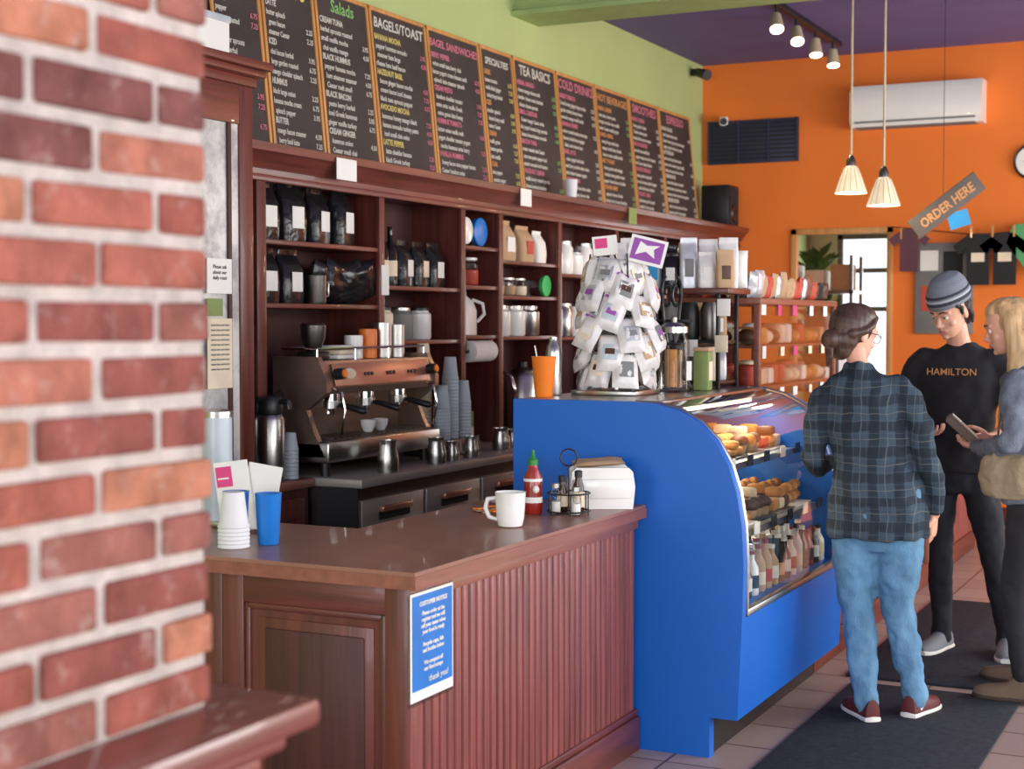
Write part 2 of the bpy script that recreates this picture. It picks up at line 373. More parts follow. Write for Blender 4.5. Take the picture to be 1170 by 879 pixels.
Mp=frame((BX+.0085,3.535,.555),(0,1,0),(0,0,1))
b.mm((-.008,-.012,0),(.248,.325,.002),M_GLASS,0,Mp);b.mm((0,0,.002),(.24,.3,.004),M_PAPER,0,Mp);b.mm((.008,.03,.004),(.232,.292,.006),M_BLUE2,0,Mp)
po=b.done()
text("CUSTOMER NOTICE",.017,Mp@Matrix.Translation((.12,.262,.0075)),M_PAPER,po,align='CENTER',bold=.0006)
text("Please order at the\nregister and we will\ncall your name when\nyour food is ready\n\nRecycle cups, lids\nand bottles below\n\nWe compost all\nour food scraps",.0165,Mp@Matrix.Translation((.12,.235,.0075)),M_PAPER,po,align='CENTER',ls=1.05,bold=.0004)
text("thank you!",.026,Mp@Matrix.Translation((.15,.045,.0075)),M_PAPER,po,align='CENTER')
# ------------------------------------------------------------------ display case
EY0,EY1=5.23,6.70
prof=[(-2.59,0),(-1.79,0),(-1.79,.15),(-1.684,.15),(-1.668,.53),(-1.664,.72),(-1.672,.86),(-1.692,.98),(-1.725,1.08),(-1.775,1.165),(-1.84,1.23),(-1.92,1.273),(-2.01,1.295),(-2.1,1.30),(-2.59,1.30)]
FXZ=lambda y:Matrix(((1,0,0,0),(0,0,1,y),(0,1,0,0),(0,0,0,1)))
b=MB('display_case')
b.prism(prof,.05,M_BLUE,FXZ(EY0));b.prism([(-2.59,.15)]+prof[3:],.05,M_BLUE,FXZ(EY1-.05))
b.mm((-2.55,EY0+.05,.12),(-1.80,EY1-.05,.50),M_BLKM);b.mm((-2.5,EY0+.05,0),(-1.80,EY1-.005,.149),M_BLACK)
b.prism([(-1.80,.15),(-1.684,.15),(-1.668,.53),(-1.70,.545),(-1.80,.545)],EY1-EY0-.1,M_BLUE,FXZ(EY0+.05))
b.mm((-2.59,EY0+.05,.5),(-2.56,EY1-.05,1.27),M_GRAY)
b.mm((-2.59,EY0+.05,1.27),(-2.04,EY1-.05,1.30),M_STEEL)
b.mm((-2.06,EY0+.05,1.262),(-2.02,EY1-.05,1.300),M_STEEL,.006)
gp=prof[4:14]
vs=[];fs=[]
for x,z in gp: vs+=[(x-.006,EY0+.05,z-.002),(x-.006,EY1-.05,z-.002)]
for i in range(len(gp)-1): fs.append((2*i,2*i+1,2*i+3,2*i+2))
b.raw(vs,fs,M_GLASS2,True)
for yy in (EY0+.05,EY1-.06):
    b.tube([(x+.001,yy,z) for x,z in gp],.007,M_STEEL,8)
b.mm((-1.69,EY0+.05,.525),(-1.66,EY1-.05,.55),M_STEEL,.004)
b.mm((-2.55,EY0+.05,.5),(-1.7,EY1-.05,.54),M_GREY_BLUE)
for z,x1 in ((.78,-1.76),(1.02,-1.86)):
    b.mm((-2.5,EY0+.06,z),(x1,EY1-.06,z+.012),M_GREY_BLUE);b.mm((x1,EY0+.06,z-.006),(x1+.012,EY1-.06,z+.02),M_STEEL)
    for k_ in range(6): b.box((x1+.018,EY0+.18+.23*k_,z+.02),(.004,.07,.045),[M_BLACK,M_PAPER,M_BLACK][k_%3])
b.mm((-2.15,EY0+.06,1.235),(-2.08,EY1-.06,1.255),mat('case_lamp',(255,236,200),.5,emit=5))
b.done()
b=MB('pastry_assortment')
def muffin(x,y,z,m1=M_CARD,m2=M_GOLD):
    b.lathe([(.026,0),(.036,.045)],(x,y,z),m1,12);b.ball((x,y,z+.05),(.042,.042,.028),m2,12)
for z,x0,x1 in ((.793,-2.42,-1.80),(1.033,-2.42,-1.92)):
    nrow=int((x1-x0)/.098)
    for sec in range(5):
        ys=EY0+.10+sec*.265;kind=(sec+int(z*10))%4
        b.box(((x0+x1)/2,ys+.125,z+.004),(x1-x0,.25,.008),[M_STEEL,M_PAPER,M_BLACK][sec%3],.003)
        for ix in range(nrow):
            for iy in range(3):
                x=x1-.06-.098*ix+R.uniform(-.008,.008);yy=ys+.042+.083*iy
                if kind==0:
                    b.torus((x,yy,z+.026),.026,.017,M_GOLD,seg=12)
                    if iy%2: b.torus((x+.01,yy,z+.056),.026,.017,M_GOLD,seg=12)
                elif kind==1: muffin(x,yy,z+.008,M_CARD,R.choice([M_GOLD,M_CHOC]))
                elif kind==2:
                    b.box((x,yy,z+.035),(.08,.07,.05),R.choice([M_CHOC,M_CREAMF,M_GOLD,M_REDP]),.012)
                    if (ix+iy)%2: b.box((x+.005,yy,z+.082),(.075,.065,.04),R.choice([M_CHOC,M_CREAMF,M_GOLD]),.012)
                else:
                    for hz in (0,.045):
                        b.tube([(x-.025,yy-.035,z+.025+hz),(x,yy-.015,z+.035+hz),(x,yy+.015,z+.035+hz),(x-.025,yy+.035,z+.025+hz)],[.012,.023,.023,.012],M_GOLD,8)
for iy in range(15):
    for ix in range(4):
        x=-1.755-.09*ix;yy=EY0+.12+.088*iy
        m=R.choice([M_WHITE,M_BROWNG,M_RED,M_GREY_BLUE,M_BROWNG,M_CARD,M_BLKM]);hh=R.uniform(.8,1.15)
        b.lathe([(.028,0),(.030,.01),(.030,.11*hh),(.013,.145*hh),(.013,.17*hh)],(x,yy,.542),m,12);b.lathe([(.015,.168*hh),(.015,.185*hh)],(x,yy,.542),R.choice([M_WHITE,M_BLACK,M_RED]),10)
        b.lathe([(.0308,.03),(.0308,.08)],(x,yy,.542),R.choice([M_PAPER,M_CREAMF,M_BLKM,M_REDP,M_CARD]),12)
b.done()
# ------------------------------------------------------------------ register counter + pastry cabinet beyond
b=MB('register_counter')
b.mm((-2.6,6.72,0),(-1.83,11.0,1.0),W_PANEL);b.mm((-2.64,6.71,1.0),(-1.78,11.04,1.04),W_TOP,.008)
y_=6.72
while y_<11.0: b.box((-1.82,y_+.0225,.56),(.02,.042,.86),W_BEAD,.005);y_+=.045
b.mm((-1.83,6.72,0),(-1.80,11.0,.13),W_DKY,.006)
b.done()
b=MB('glass_pastry_cabinet')
x0,x1,y0,y1,z0,z1=-2.60,-2.15,6.95,8.35,1.041,1.68
for x in (x0,x1):
    for yy in (y0,y1): b.box((x,yy,(z0+z1)/2),(.03,.03,z1-z0),W_EDGE,.003)
b.mm((x0-.02,y0-.02,z1),(x1+.02,y1+.02,z1+.03),W_EDGE,.004);b.mm((x0-.02,y0-.02,z0),(x1+.02,y1+.02,z0+.03),W_EDGE,.004)
b.mm((x1-.002,y0+.015,z0+.03),(x1+.002,y1-.015,z1),M_GLASS);b.mm((x0+.015,y0-.002,z0+.03),(x1-.015,y0+.002,z1),M_GLASS)
for z in (1.27,1.47):
    b.mm((x0,y0+.01,z),(x1-.01,y1-.01,z+.012),W_EDGE)
for z in (1.075,1.29,1.49):
    for i in range(11):
        for j in range(3):
            x=x0+.1+.135*j;yy=y0+.1+.12*i
            k_=R.random()
            if k_<.5: b.ball((x,yy,z+.034),(.058,.052,.04),R.choice([M_GOLD,M_GOLD,M_CREAMF,M_CHOC]),10)
            elif k_<.8: b.box((x,yy,z+.04),(.1,.09,.08),R.choice([M_CARD,M_PAPER,M_GOLD,M_CREAMF]),.012)
            else: b.lathe([(.04,0),(.045,.01),(.045,.09),(.03,.10)],(x,yy,z),R.choice([M_PAPER,M_REDP,M_CREAMF]),12)
b.done()
b=MB('price_tags')
for k_,zz in enumerate((1.655,1.45,1.245)):
    for i in range(5):
        b.box((-2.144,7.05+.27*i+R.uniform(-.03,.03),zz),(.003,R.uniform(.05,.08),R.uniform(.04,.06)),R.choice([M_PAPER,M_PAPER,M_CREAMF,M_PINK]))
b.done()
b=MB('packaged_snacks')
for i in range(17):
  for j in range(3):
    h=R.uniform(.09,.14);b.pillow(frame((-2.19-.12*j,7.0+.08*i+.02*j,1.712+h/2),(R.uniform(-.3,.3),1,0),(.15,0,1)),.09,h,.04,R.choice([M_REDP,M_PAPER,M_CREAMF,M_CARD,M_CARD,M_CHOC,M_BLKM,M_SILV,M_LEATHER]))
b.done()
b=MB('cash_register')
b.box((-2.15,8.75,1.041+.06),(.38,.38,.12),M_BLACK,.01);b.box((-2.2,8.75,1.30),(.04,.36,.24),M_BLACK,.01);b.cyl((-2.2,8.75,1.16),(-2.2,8.75,1.22),.03,M_STEELD);b.box((-2.177,8.75,1.30),(.004,.32,.2),M_GREY_BLUE)
b.done()
# ------------------------------------------------------------------ back counter
b=MB('wood_base_cabinet')
b.mm((WX+.01,4.2,0),(-3.82,5.64,.86),W_PANEL);b.mm((WX+.01,4.2,.86),(-3.79,5.65,.90),W_EDGE,.006)
for y0 in (4.25,4.95):
    b.mm((-3.82,y0,.12),(-3.80,y0+.64,.82),W_DK,.006);b.mm((-3.80,y0+.08,.2),(-3.79,y0+.56,.74),W_PANEL,.008)
    b.cyl((-3.79,y0+.1,.6),(-3.77,y0+.1,.6),.012,M_STEEL)
b.done()
b=MB('undercounter_fridge')
b.mm((WX+.01,5.66,.1),(-3.60,8.6,.86),M_STEELD);b.mm((WX+.01,5.66,.86),(-3.55,8.62,.90),M_BRUSH,.006);b.mm((-4.2,5.7,0),(-3.66,8.6,.1),M_BLACK)
b.mm((-3.78,5.655,.05),(-3.57,5.665,.86),M_BLKM)
for i in range(5):
    y0=5.70+.58*i;b.mm((-3.60,y0,.16),(-3.572,y0+.55,.80),M_BRUSH,.006)
    b.mm((-3.572,y0+.14,.735),(-3.545,y0+.41,.765),M_COPPER,.008)
    b.mm((-3.572,y0+.14,.70),(-3.566,y0+.41,.735),M_BLKM)
b.done()
b=MB('back_worktop')
b.mm((WX+.01,8.63,0),(-3.62,BY-.03,.86),W_PANEL);b.mm((WX+.01,8.63,.86),(-3.58,BY-.03,.90),W_EDGE,.006)
for i in range(6): b.mm((-3.62,8.68+.6*i,.1),(-3.60,9.24+.6*i,.82),W_DK,.006)
b.done()
# hutch
HX=-3.95;dv=[5.485,6.50,7.36,7.82,8.64,9.57,10.5,11.4,12.2]
b=MB('shelving_hutch')
b.mm((WX+.005,5.2,.902),(WX+.03,12.25,2.30),W_BACK)
for i,y in enumerate(dv):
    w=.05 if i else .07
    b.mm((WX+.03,y-.012,.902),(HX-.01,y+.012,2.3),W_DK);b.mm((HX-.025,y-w/2,.902),(HX,y+w/2,2.25),W_DK,.004)
b.mm((WX+.01,5.205,2.24),(HX,12.25,2.335),W_DKY,.003)
b.mm((HX-.02,5.205,2.215),(HX+.008,12.25,2.245),W_DKY,.006)
b.prism([(HX-.02,2.27),(HX+.012,2.27),(HX+.02,2.29),(HX+.03,2.30),(HX+.045,2.325),(HX+.07,2.34),(HX+.075,2.375),(HX-.02,2.375)],12.27-5.225,W_DKY,FXZ(5.225))
b.mm((WX+.01,5.225,2.335),(HX,12.27,2.374),W_DKY)
shelf={0:[1.965,1.68],1:[1.78,1.50],2:[2.02,1.80,1.52],3:[1.955,1.75,1.51],4:[1.90,1.5],5:[1.9,1.5],6:[1.95,1.6],7:[1.95,1.6]}
for i,zs in shelf.items():
    for z in zs: b.mm((WX+.03,dv[i]+.012,z-.022),(HX-.008,dv[i+1]-.012,z),W_DKY,.003)
b.done()
# tall cabinet
b=MB('tall_cabinet')
tx=-3.75
b.mm((WX+.01,4.2,.905),(tx-.02,5.15,2.56),W_DK);b.mm((WX+.01,4.2,2.56),(tx+.01,5.17,2.60),W_DKY,.008);b.mm((WX+.01,4.2,2.60),(tx+.04,5.20,2.63),W_DKY,.01);b.mm((WX+.01,4.2,2.63),(tx+.06,5.22,2.665),W_DKY,.008)
b.mm((tx-.02,5.06,.905),(tx,5.15,2.56),W_DK,.004);b.mm((tx-.02,4.2,.905),(tx,4.28,2.56),W_DK,.004)
b.mm((tx-.02,4.28,2.40),(tx,5.06,2.56),W_DKY,.004);b.mm((tx-.02,4.28,.905),(tx,5.06,1.02),W_DKY,.004)
b.mm((tx-.015,4.28,1.02),(tx-.01,5.06,2.40),mat('frosted_pane',(216,214,208),.3,0,.25,3,smear=((150,150,150),5,.45,.6,.8)))
b.mm((tx-.01,4.98,1.02),(tx+.004,5.0,2.4),W_PANEL,.003)
b.done()
b=MB('notice_sheets')
for y0,z0,w,h,m in ((4.83,1.71,.16,.14,M_PAPER),(4.83,1.33,.16,.28,M_CREAMF),(4.83,1.62,.1,.07,M_GRN2)):
    b.mm((tx+.006,y0,z0),(tx+.008,y0+w,z0+h),m)
ns=b.done()
text("Please ask\nabout our\ndaily roast",.022,frame((tx+.009,4.91,1.81),(0,1,0),(0,0,1)),M_BLACK,ns,align='CENTER')
text("\n".join("menu item and notes" for _ in range(10)),.014,frame((tx+.009,4.91,1.58),(0,1,0),(0,0,1)),M_GRAY,ns,align='CENTER',ls=1.4)
b=MB('storage_carton');b.box((-3.95,4.9,2.665+.08),(.28,.36,.16),M_PAPER,.006);b.box((-3.95,4.9,2.665+.165),(.29,.37,.03),M_GREY_BLUE,.006);b.done()
b=MB('note_cards')
for y,z,w,h,m in ((6.05,2.26,.17,.10,M_PAPER),(7.98,2.27,.14,.10,M_PAPER),(9.65,2.26,.14,.11,M_GRN2),(6.52,1.73,.07,.15,M_PAPER)):
    b.mm((HX+.078 if z>2 else HX+.002,y-w/2,z),(HX+.082 if z>2 else HX+.006,y+w/2,z+h),m)
b.done()
# ------------------------------------------------------------------ menu boards
ys=[5.50,5.894,6.352,6.87,7.483,8.126,8.576,9.224,9.873,10.517,11.137,11.861]
tit=[('Organic','orange'),('WRAPS','yellow'),('Salads','green'),('BAGELS/TOAST','white'),('BAGEL SANDWICHES','pink'),('SPECIALTIES','white'),('TEA BASICS','white'),('COLD DRINKS','pink'),('HOT BEVERAGES','orange'),('SMOOTHIES','pink'),('ESPRESSO','pink')]
wds="Greek Caesar turkey ham swiss garden tuna melt tomato pesto basil cream cheese honey butter onion sprouts hummus cheddar bacon avocado spinach roasted pepper mocha latte chai green black herbal iced steamer vanilla hazelnut large small lemon ginger berry mango banana yogurt".split()
for i,(tt,cc) in enumerate(tit):
    y0,y1=ys[i]+.006,ys[i+1]-.006;w=y1-y0;H=.895
    Mb=frame((-4.175,y0,2.377),(0,1,0),(-.09,0,.895))
    b=MB('chalkboard_menu');b.M=Mb
    b.mm((0,0,-.018),(w,H,0),M_SLATE)
    for q in ((0,0,.02,H),(w-.02,0,w,H),(0,H-.022,w,H),(0,0,w,.022)): b.mm((q[0],q[1],-.018),(q[2],q[3],.008),W_LT,.002)
    ob=b.done()
    tsz=min(.09,(w-.07)/(len(tt)*.58))
    text(tt,tsz,Mb@Matrix.Translation((w/2,H-.105,.003)),CHALK[cc],ob,align='CENTER',bold=.0014)
    lines=[];heads=[];prices=[];n=15
    for k in range(n):
        if k%4==0: heads.append(R.choice(wds).upper()+' '+R.choice(wds).upper() if w>.5 else R.choice(wds).upper());lines.append('');prices.append('')
        else:
            heads.append('')
            s=' '*R.randint(0,2)+R.choice(wds)
            tgt=(w-.16)/.0165-R.randint(2,8)
            while len(s)<tgt: s+=' '+R.choice(wds)
            lines.append(s);prices.append(R.choice(['2.25','3.95','4.50','6.75','7.25','']))
    lh=.047
    mx=max(len(s) for s in lines);sx=min(1,(w-.15)/(mx*.0192))
    text("\n".join(lines),.038,Mb@Matrix.Translation((.035,H-.17,.003)),CHALK['white'],ob,ls=lh/.038,bold=.0007,sx=sx)
    text("\n".join(prices),.036,Mb@Matrix.Translation((w-.03,H-.17,.003)),CHALK[R.choice(['white','yellow','pink','green'])],ob,ls=lh/.036,bold=.0006,align='RIGHT',sx=.9)
    text("\n".join(heads),.042,Mb@Matrix.Translation((.035,H-.17,.003)),CHALK[R.choice(['white','pink','yellow','orange','blue','white'])],ob,ls=lh/.042,bold=.0012,sx=min(sx,.8))
# ------------------------------------------------------------------ shelf goods
def bag(b,x,y,z,w,d,h,m,lab=None,rz=0):
    M=T(x,y,z,rz)
    b.loft([(0,0,0,d*.5,w*.48),(0,0,h*.06,d*.52,w*.5),(0,0,h*.35,d*.55,w*.51),(0,0,h*.65,d*.46,w*.5),(0,0,h*.84,d*.16,w*.48),(0,0,h*.9,d*.05,w*.48),(.004,0,h,d*.05,w*.47)],m,20,4,M)
    if lab: b.mm((d*.535,-w*.25,h*.22),(d*.56,w*.25,h*.58),lab,.002,M)
def jar(b,x,y,z,r,h,m,lid=M_STEEL,cont=None):
    b.lathe([(r*.9,0),(r,.01),(r,h*.85),(r*.8,h*.93),(r*.8,h)],(x,y,z),m,16)
    if cont: b.lathe([(r*.85,.006),(r*.93,.015),(r*.93,h*.6)],(x,y,z),cont,14)
    b.lathe([(r*.84,h*.97),(r*.84,h*1.06),(r*.7,h*1.08)],(x,y,z),lid,16)
b=MB('coffee_bags')
for k in range(4): bag(b,-4.06,5.63+.215*k,1.966,.175,.11,.265+.015*(k%2),M_FOILB,M_PAPER,R.uniform(-.15,.15))
for k in range(2): bag(b,-4.06,5.63+.20*k,1.681,.17,.11,.25,M_FOILB,M_PAPER,R.uniform(-.15,.15))
for k in range(4): b.pillow(frame((-4.08+.02*k,6.14+.085*k,1.681+.11),(R.uniform(-.3,.3),1,R.uniform(-.3,.3)),(.2,0,1)),.22,.2,.09,M_FOILB)
for k in range(3): bag(b,-4.06,6.87+.165*k,1.781,.15,.10,.24,M_FOILB,R.choice([M_PAPER,M_CREAMF]),R.uniform(-.2,.2))
b.done()
b=MB('steel_mug');b.lathe([(.045,0),(.05,.01),(.05,.13),(.052,.135),(.046,.135),(.045,.01)],(-4.0,5.98,1.681),M_STEEL);b.tube([(-4.0,6.03,1.79),(-3.99,6.07,1.78),(-3.99,6.07,1.72),(-4.0,6.03,1.71)],.006,M_STEEL,8);b.done()
b=MB('wine_bottles')
MBT=mat('bottle_dark',(20,20,18),.1)
for k in range(3): b.lathe([(.036,0),(.038,.01),(.038,.17),(.03,.2),(.014,.235),(.014,.30),(.016,.305)],(-4.05,6.575+.083*k,1.781),MBT,16);b.lathe([(.0387,.05),(.0387,.13)],(-4.05,6.575+.083*k,1.781),M_CREAMF,16)
b.done()
b=MB('lidded_tubs')
def disc(y,z,r,m): b.lathe([(r,0),(r,.03),(r*.9,.035)],(0,0,0),m,24,M=frame((-4.02,y,z),(0,1,0),(0,0,1)))
disc(7.47,2.105,.075,M_WHITE);disc(7.64,2.105,.08,M_BLUE2)
for y,z,r in ((7.47,2.021,.02),(7.64,2.021,.02)): b.box((-4.06,y,z+.01),(.08,.1,.02),M_BLACK,.004)
jar(b,-4.08,7.48,1.801,.06,.16,M_GLASS,M_STEEL,M_CREAMF);jar(b,-4.08,7.65,1.801,.065,.15,M_GLASS,M_WHITE,M_REDP)
b.loft([(-4.08,7.58,1.521,.07,.085),(-4.08,7.58,1.66,.07,.085),(-4.08,7.58,1.71,.055,.065),(-4.08,7.58,1.745,.022,.022),(-4.08,7.58,1.765,.022,.022)],M_WHITE,20,3.5)
b.tube([(-4.03,7.62,1.72),(-3.99,7.66,1.70),(-3.99,7.68,1.64),(-4.02,7.66,1.60)],.01,M_WHITE,8);b.lathe([(.024,0),(.024,.02)],(-4.08,7.58,1.765),M_BLUE2)
b.done()
b=MB('kraft_bags')
bag(b,-4.05,8.02,1.956,.2,.12,.24,M_CARD,M_PAPER);bag(b,-4.05,8.28,1.956,.18,.12,.22,M_CARD,M_REDP);bag(b,-4.05,8.49,1.956,.13,.10,.2,M_PAPER,None)
b.done()
b=MB('storage_jars')
for k in range(3): jar(b,-4.06,7.95+.15*k,1.751,.06,.10,M_GLASS,M_STEEL,R.choice([M_CREAMF,M_CARD]))
b.lathe([(.065,0),(.065,.02)],(0,0,0),mat('green_lid',(30,180,90),.4),24,M=frame((-4.0,8.50,1.751+.066),(0,1,0),(0,0,1)))
b.box((-4.07,8.5,1.751+.05),(.12,.1,.1),M_GLASS)
for k in range(3): jar(b,-4.06,7.98+.2*k,1.511,.08,.17,R.choice([M_WHITE,M_STEEL]),M_STEEL)
for k in range(5): jar(b,-4.06,8.76+.16*k,1.901,.065,.15+.05*(k%2),R.choice([M_GLASS,M_WHITE,M_CREAMF]),R.choice([M_STEEL,M_BLACK]),M_CARD)
for k in range(5): jar(b,-4.06,9.7+.16*k,1.901,.065,.2-.05*(k%2),R.choice([M_BLKM,M_WHITE,M_CREAMF]),M_BLACK)
for k in range(5): jar(b,-4.06,8.76+.16*k,1.501,.065,.2,R.choice([M_GREY_BLUE,M_WHITE,M_CREAMF,M_STEEL]),R.choice([M_STEEL,M_BLACK]))
for k in range(5): jar(b,-4.06,9.7+.16*k,1.501,.065,.24,R.choice([M_GREY_BLUE,M_WHITE,M_CARD]),M_STEEL)
for k in range(4): jar(b,-4.06,10.65+.2*k,1.951,.08,.2,R.choice([M_GREY_BLUE,M_WHITE,M_CARD]),M_STEEL);jar(b,-4.06,11.5+.18*k,1.951,.07,.2,M_CREAMF,M_STEEL)
for k in range(3): jar(b,-4.1,6.72+.2*k,1.501,.07,.16,[M_CREAMF,M_GRAY,M_WHITE][k],[M_BLACK,M_STEEL,M_BLACK][k])
b.done()
b=MB('tea_boxes')
for k in range(4):
    for j in range(2): b.box((-4.15,7.42+.088*k,.901+.045+.091*j),(.14,.08,.09),R.choice([M_CARD,M_REDP,M_CREAMF,M_GRN2,M_PAPER]),.003)
b.done()
b=MB('loudspeaker');b.box((-4.05,12.03,2.376+.17),(.24,.26,.34),M_BLACK,.012);b.mm((-3.932,11.92,2.40),(-3.925,12.14,2.69),M_BLKM,.004);b.lathe([(.08,0),(.07,.01),(.03,.004),(.01,.012)],(0,0,0),M_BLACK,20,M=frame((-3.925,12.03,2.49),(0,1,0),(0,0,1)));b.done()
b=MB('takeout_cup');b.lathe([(.035,0),(.045,.13),(.047,.135)],(-4.02,8.95,2.376),M_CUPW);b.done()
b=MB('security_camera');b.box((-4.1,12.27,3.28),(.07,.05,.07),M_WHITE,.01);b.cyl((-4.1,12.26,3.28),(-4.06,12.14,3.26),.035,M_WHITE);b.cyl((-4.058,12.135,3.26),(-4.055,12.125,3.26),.03,M_BLACK);b.done()
b=MB('wall_camera');b.box((-4.26,12.0,3.66),(.07,.05,.06),M_BLACK,.01);b.cyl((-4.24,12.0,3.66),(-4.13,11.93,3.62),.035,M_BLACK,.045);b.done()  # small black camera on the wall, gives no light
# ------------------------------------------------------------------ espresso machine
b=MB('espresso_machine')
mx0,mx1,my0,my1=-4.02,-3.74,5.66,6.68
for y in (my0+.06,my1-.06):
    for x in (mx0+.06,mx1-.04): b.cyl((x,y,.901),(x,y,.97),.022,M_BLACK)
b.mm((mx0,my0,.965),(mx1+.02,my1,1.06),M_STEEL,.012)
b.mm((mx1-.2,my0+.05,1.056),(mx1,my1-.05,1.066),M_STEELD)
for k in range(18): b.mm((mx1-.19,my0+.07+.05*k,1.066),(mx1-.01,my0+.08+.05*k,1.072),M_STEEL)
b.mm((mx0,my0+.02,1.05),(mx1-.2,my1-.02,1.42),M_WARM,.01)
b.prism([(mx1-.22,1.27),(mx1-.02,1.27),(mx1+.0,1.30),(mx1-.03,1.42),(mx1-.22,1.42)],my1-my0-.06,M_WARM,FXZ(my0+.03))
Mf=frame((mx1+.004,my0+.08,1.305),(0,1,0),(-.03,0,.12))
b.mm((0,0,0),(my1-my0-.16,.105,.006),M_COPPER,.003,Mf)
b.lathe([(.05,0),(.05,.004)],(0,0,0),M_CREAMF,20,M=Mf@Matrix.Translation((.13,.055,.006))@Matrix.Diagonal((1,.5,1,1)))
for k in range(3):
    for j in range(3): b.cyl((.26+.2*k+.03*j,.05,.006),(.26+.2*k+.03*j,.05,.012),.009,M_BLACK,M=Mf)
for yy in (my0,my1-.035):
    b.prism([(mx0,.99),(mx1,.99),(mx1-.06,1.1),(mx1-.1,1.2),(mx1+.01,1.28),(mx1+.01,1.33),(mx1-.04,1.44),(mx0,1.44)],.035,M_WARM,FXZ(yy))
for y in (my0+.2,my0+.5,my0+.8):
    b.cyl((mx1-.1,y,1.28),(mx1-.1,y,1.235),.04,M_CHROME);b.cyl((mx1-.1,y,1.235),(mx1-.1,y,1.20),.046,M_STEEL)
    b.tube([(mx1-.06,y,1.215),(mx1-.01,y,1.21),(mx1+.07,y+.01,1.19)],[.009,.014,.017],M_BLACK,10)
    b.tube([(mx1-.1,y-.015,1.2),(mx1-.1,y-.02,1.175)],.008,M_CHROME,8);b.tube([(mx1-.1,y+.015,1.2),(mx1-.1,y+.02,1.175)],.008,M_CHROME,8)
for y in (my0+.09,my1-.09):
    b.tube([(mx1-.03,y,1.30),(mx1+.03,y,1.28),(mx1+.05,y,1.2),(mx1+.03,y,1.09)],.006,M_CHROME,8)
    b.cyl((mx1,y,1.36),(mx1+.045,y,1.365),.026,M_BLACK);b.cyl((mx1+.045,y,1.365),(mx1+.052,y,1.366),.018,M_ORP)
zt=1.475
b.tube([(mx1-.06,my0+.03,zt),(mx1-.06,my1-.03,zt),(mx0+.03,my1-.03,zt),(mx0+.03,my0+.03,zt),(mx1-.06,my0+.03,zt)],.006,M_CHROME,6)
for y in (my0+.03,my0+.35,my0+.65,my1-.03): b.cyl((mx1-.06,y,1.42),(mx1-.06,y,zt),.005,M_CHROME,seg=8)
b.done()
def pitcher(b,x,y,z,r,h,m=M_STEEL,rz=0):
    M=T(x,y,z,rz)
    b.lathe([(r*.95,0),(r,.008),(r,h*.45),(r*.78,h*.8),(r*.86,h),(r*.82,h),(r*.74,h*.8),(r*.9,h*.45),(r*.9,.01)],(0,0,0),m,20,M)
    b.tube([(0,r*.76,h*.9),(0,r*1.5,h*.88),(0,r*1.5,h*.35),(0,r*.98,h*.2)],.006,m,8,M=M)
    b.tube([(0,-r*.75,h*.9),(0,-r*1.05,h*1.02)],[(r*.28,.006),(r*.12,.004)],m,8,M=M)
for x,y,r,h,a in ((-3.62,6.00,.05,.15,0),(-3.62,6.46,.048,.13,.4),(-3.63,6.84,.040,.11,2.5),(-3.62,6.62,.036,.10,.9),(-3.70,7.32,.05,.12,.3),(-3.72,7.50,.04,.10,.6)):
    b=MB('milk_pitcher');pitcher(b,x,y,.901,r,h,rz=a);b.done()
b=MB('espresso_cups')
for x,y in ((-3.82,6.15),(-3.83,6.28)):
    b.lathe([(.02,0),(.035,.03),(.038,.055),(.033,.055),(.03,.03),(.015,.01)],(x,y,1.073),M_WHITE,16);b.torus((0,0,0),.015,.004,M_WHITE,M=frame((x,y+.045,1.105),(0,1,0),(0,0,1)))
b.done()
b=MB('steel_canisters')
for k,(x,y,r,h) in enumerate(((-3.90,6.28,.045,.14),(-3.90,6.41,.048,.17),(-3.90,6.54,.045,.16),(-3.90,6.15,.045,.11))):
    b.lathe([(r,0),(r,h),(r*.9,h),(r*.9,h*.5)],(x,y,1.422),[M_ORP,M_STEEL,M_STEEL,M_WHITE][k],18)
b.done()
b=MB('coffee_grinder')
b.mm((-3.95,5.74,1.422),(-3.84,5.86,1.46),M_BLACK,.01);b.lathe([(.03,0),(.055,.06),(.06,.12),(.05,.13)],(-3.895,5.80,1.46),M_STEELD,20);b.done()
b=MB('paper_towel_stack')
for k in range(3): b.box((-3.89+.004*k,5.98,1.4215+.012+.022*k),(.11,.13,.02),[M_PAPER,M_CREAMF,M_PAPER][k],.006,rz=.05*k)
b.done()
b=MB('coffee_airpot')
x,y=-3.87,5.42
b.lathe([(.062,0),(.066,.012),(.066,.27),(.055,.295),(.05,.30)],(x,y,.901),M_STEEL,24);b.lathe([(.058,.295),(.06,.30),(.06,.35),(.05,.37),(.02,.375)],(x,y,.901),M_BLACK,24)
b.tube([(x+.04,y,1.25),(x+.10,y,1.25),(x+.105,y,1.22)],.012,M_BLACK,8);b.tube([(x-.05,y+.05,1.25),(x,y+.085,1.30),(x+.05,y+.06,1.25)],.006,M_BLACK,8)
b.done()
b=MB('hot_water_dispenser')
b.mm((-4.26,5.24,.901),(-3.98,5.43,1.0),M_BLACK,.01);b.mm((-4.26,5.24,1.0),(-4.12,5.43,1.5),M_STEEL,.01);b.mm((-4.26,5.24,1.26),(-3.98,5.43,1.5),M_BLACK,.01)
b.mm((-3.98,5.27,1.33),(-3.975,5.42,1.47),M_PAPER);b.cyl((-4.02,5.34,1.26),(-4.02,5.34,1.22),.014,M_CHROME)
hw=b.done();text("HOT\nWATER",.045,frame((-3.973,5.345,1.41),(0,1,0),(0,0,1)),M_REDP,hw,align='CENTER',bold=.001)
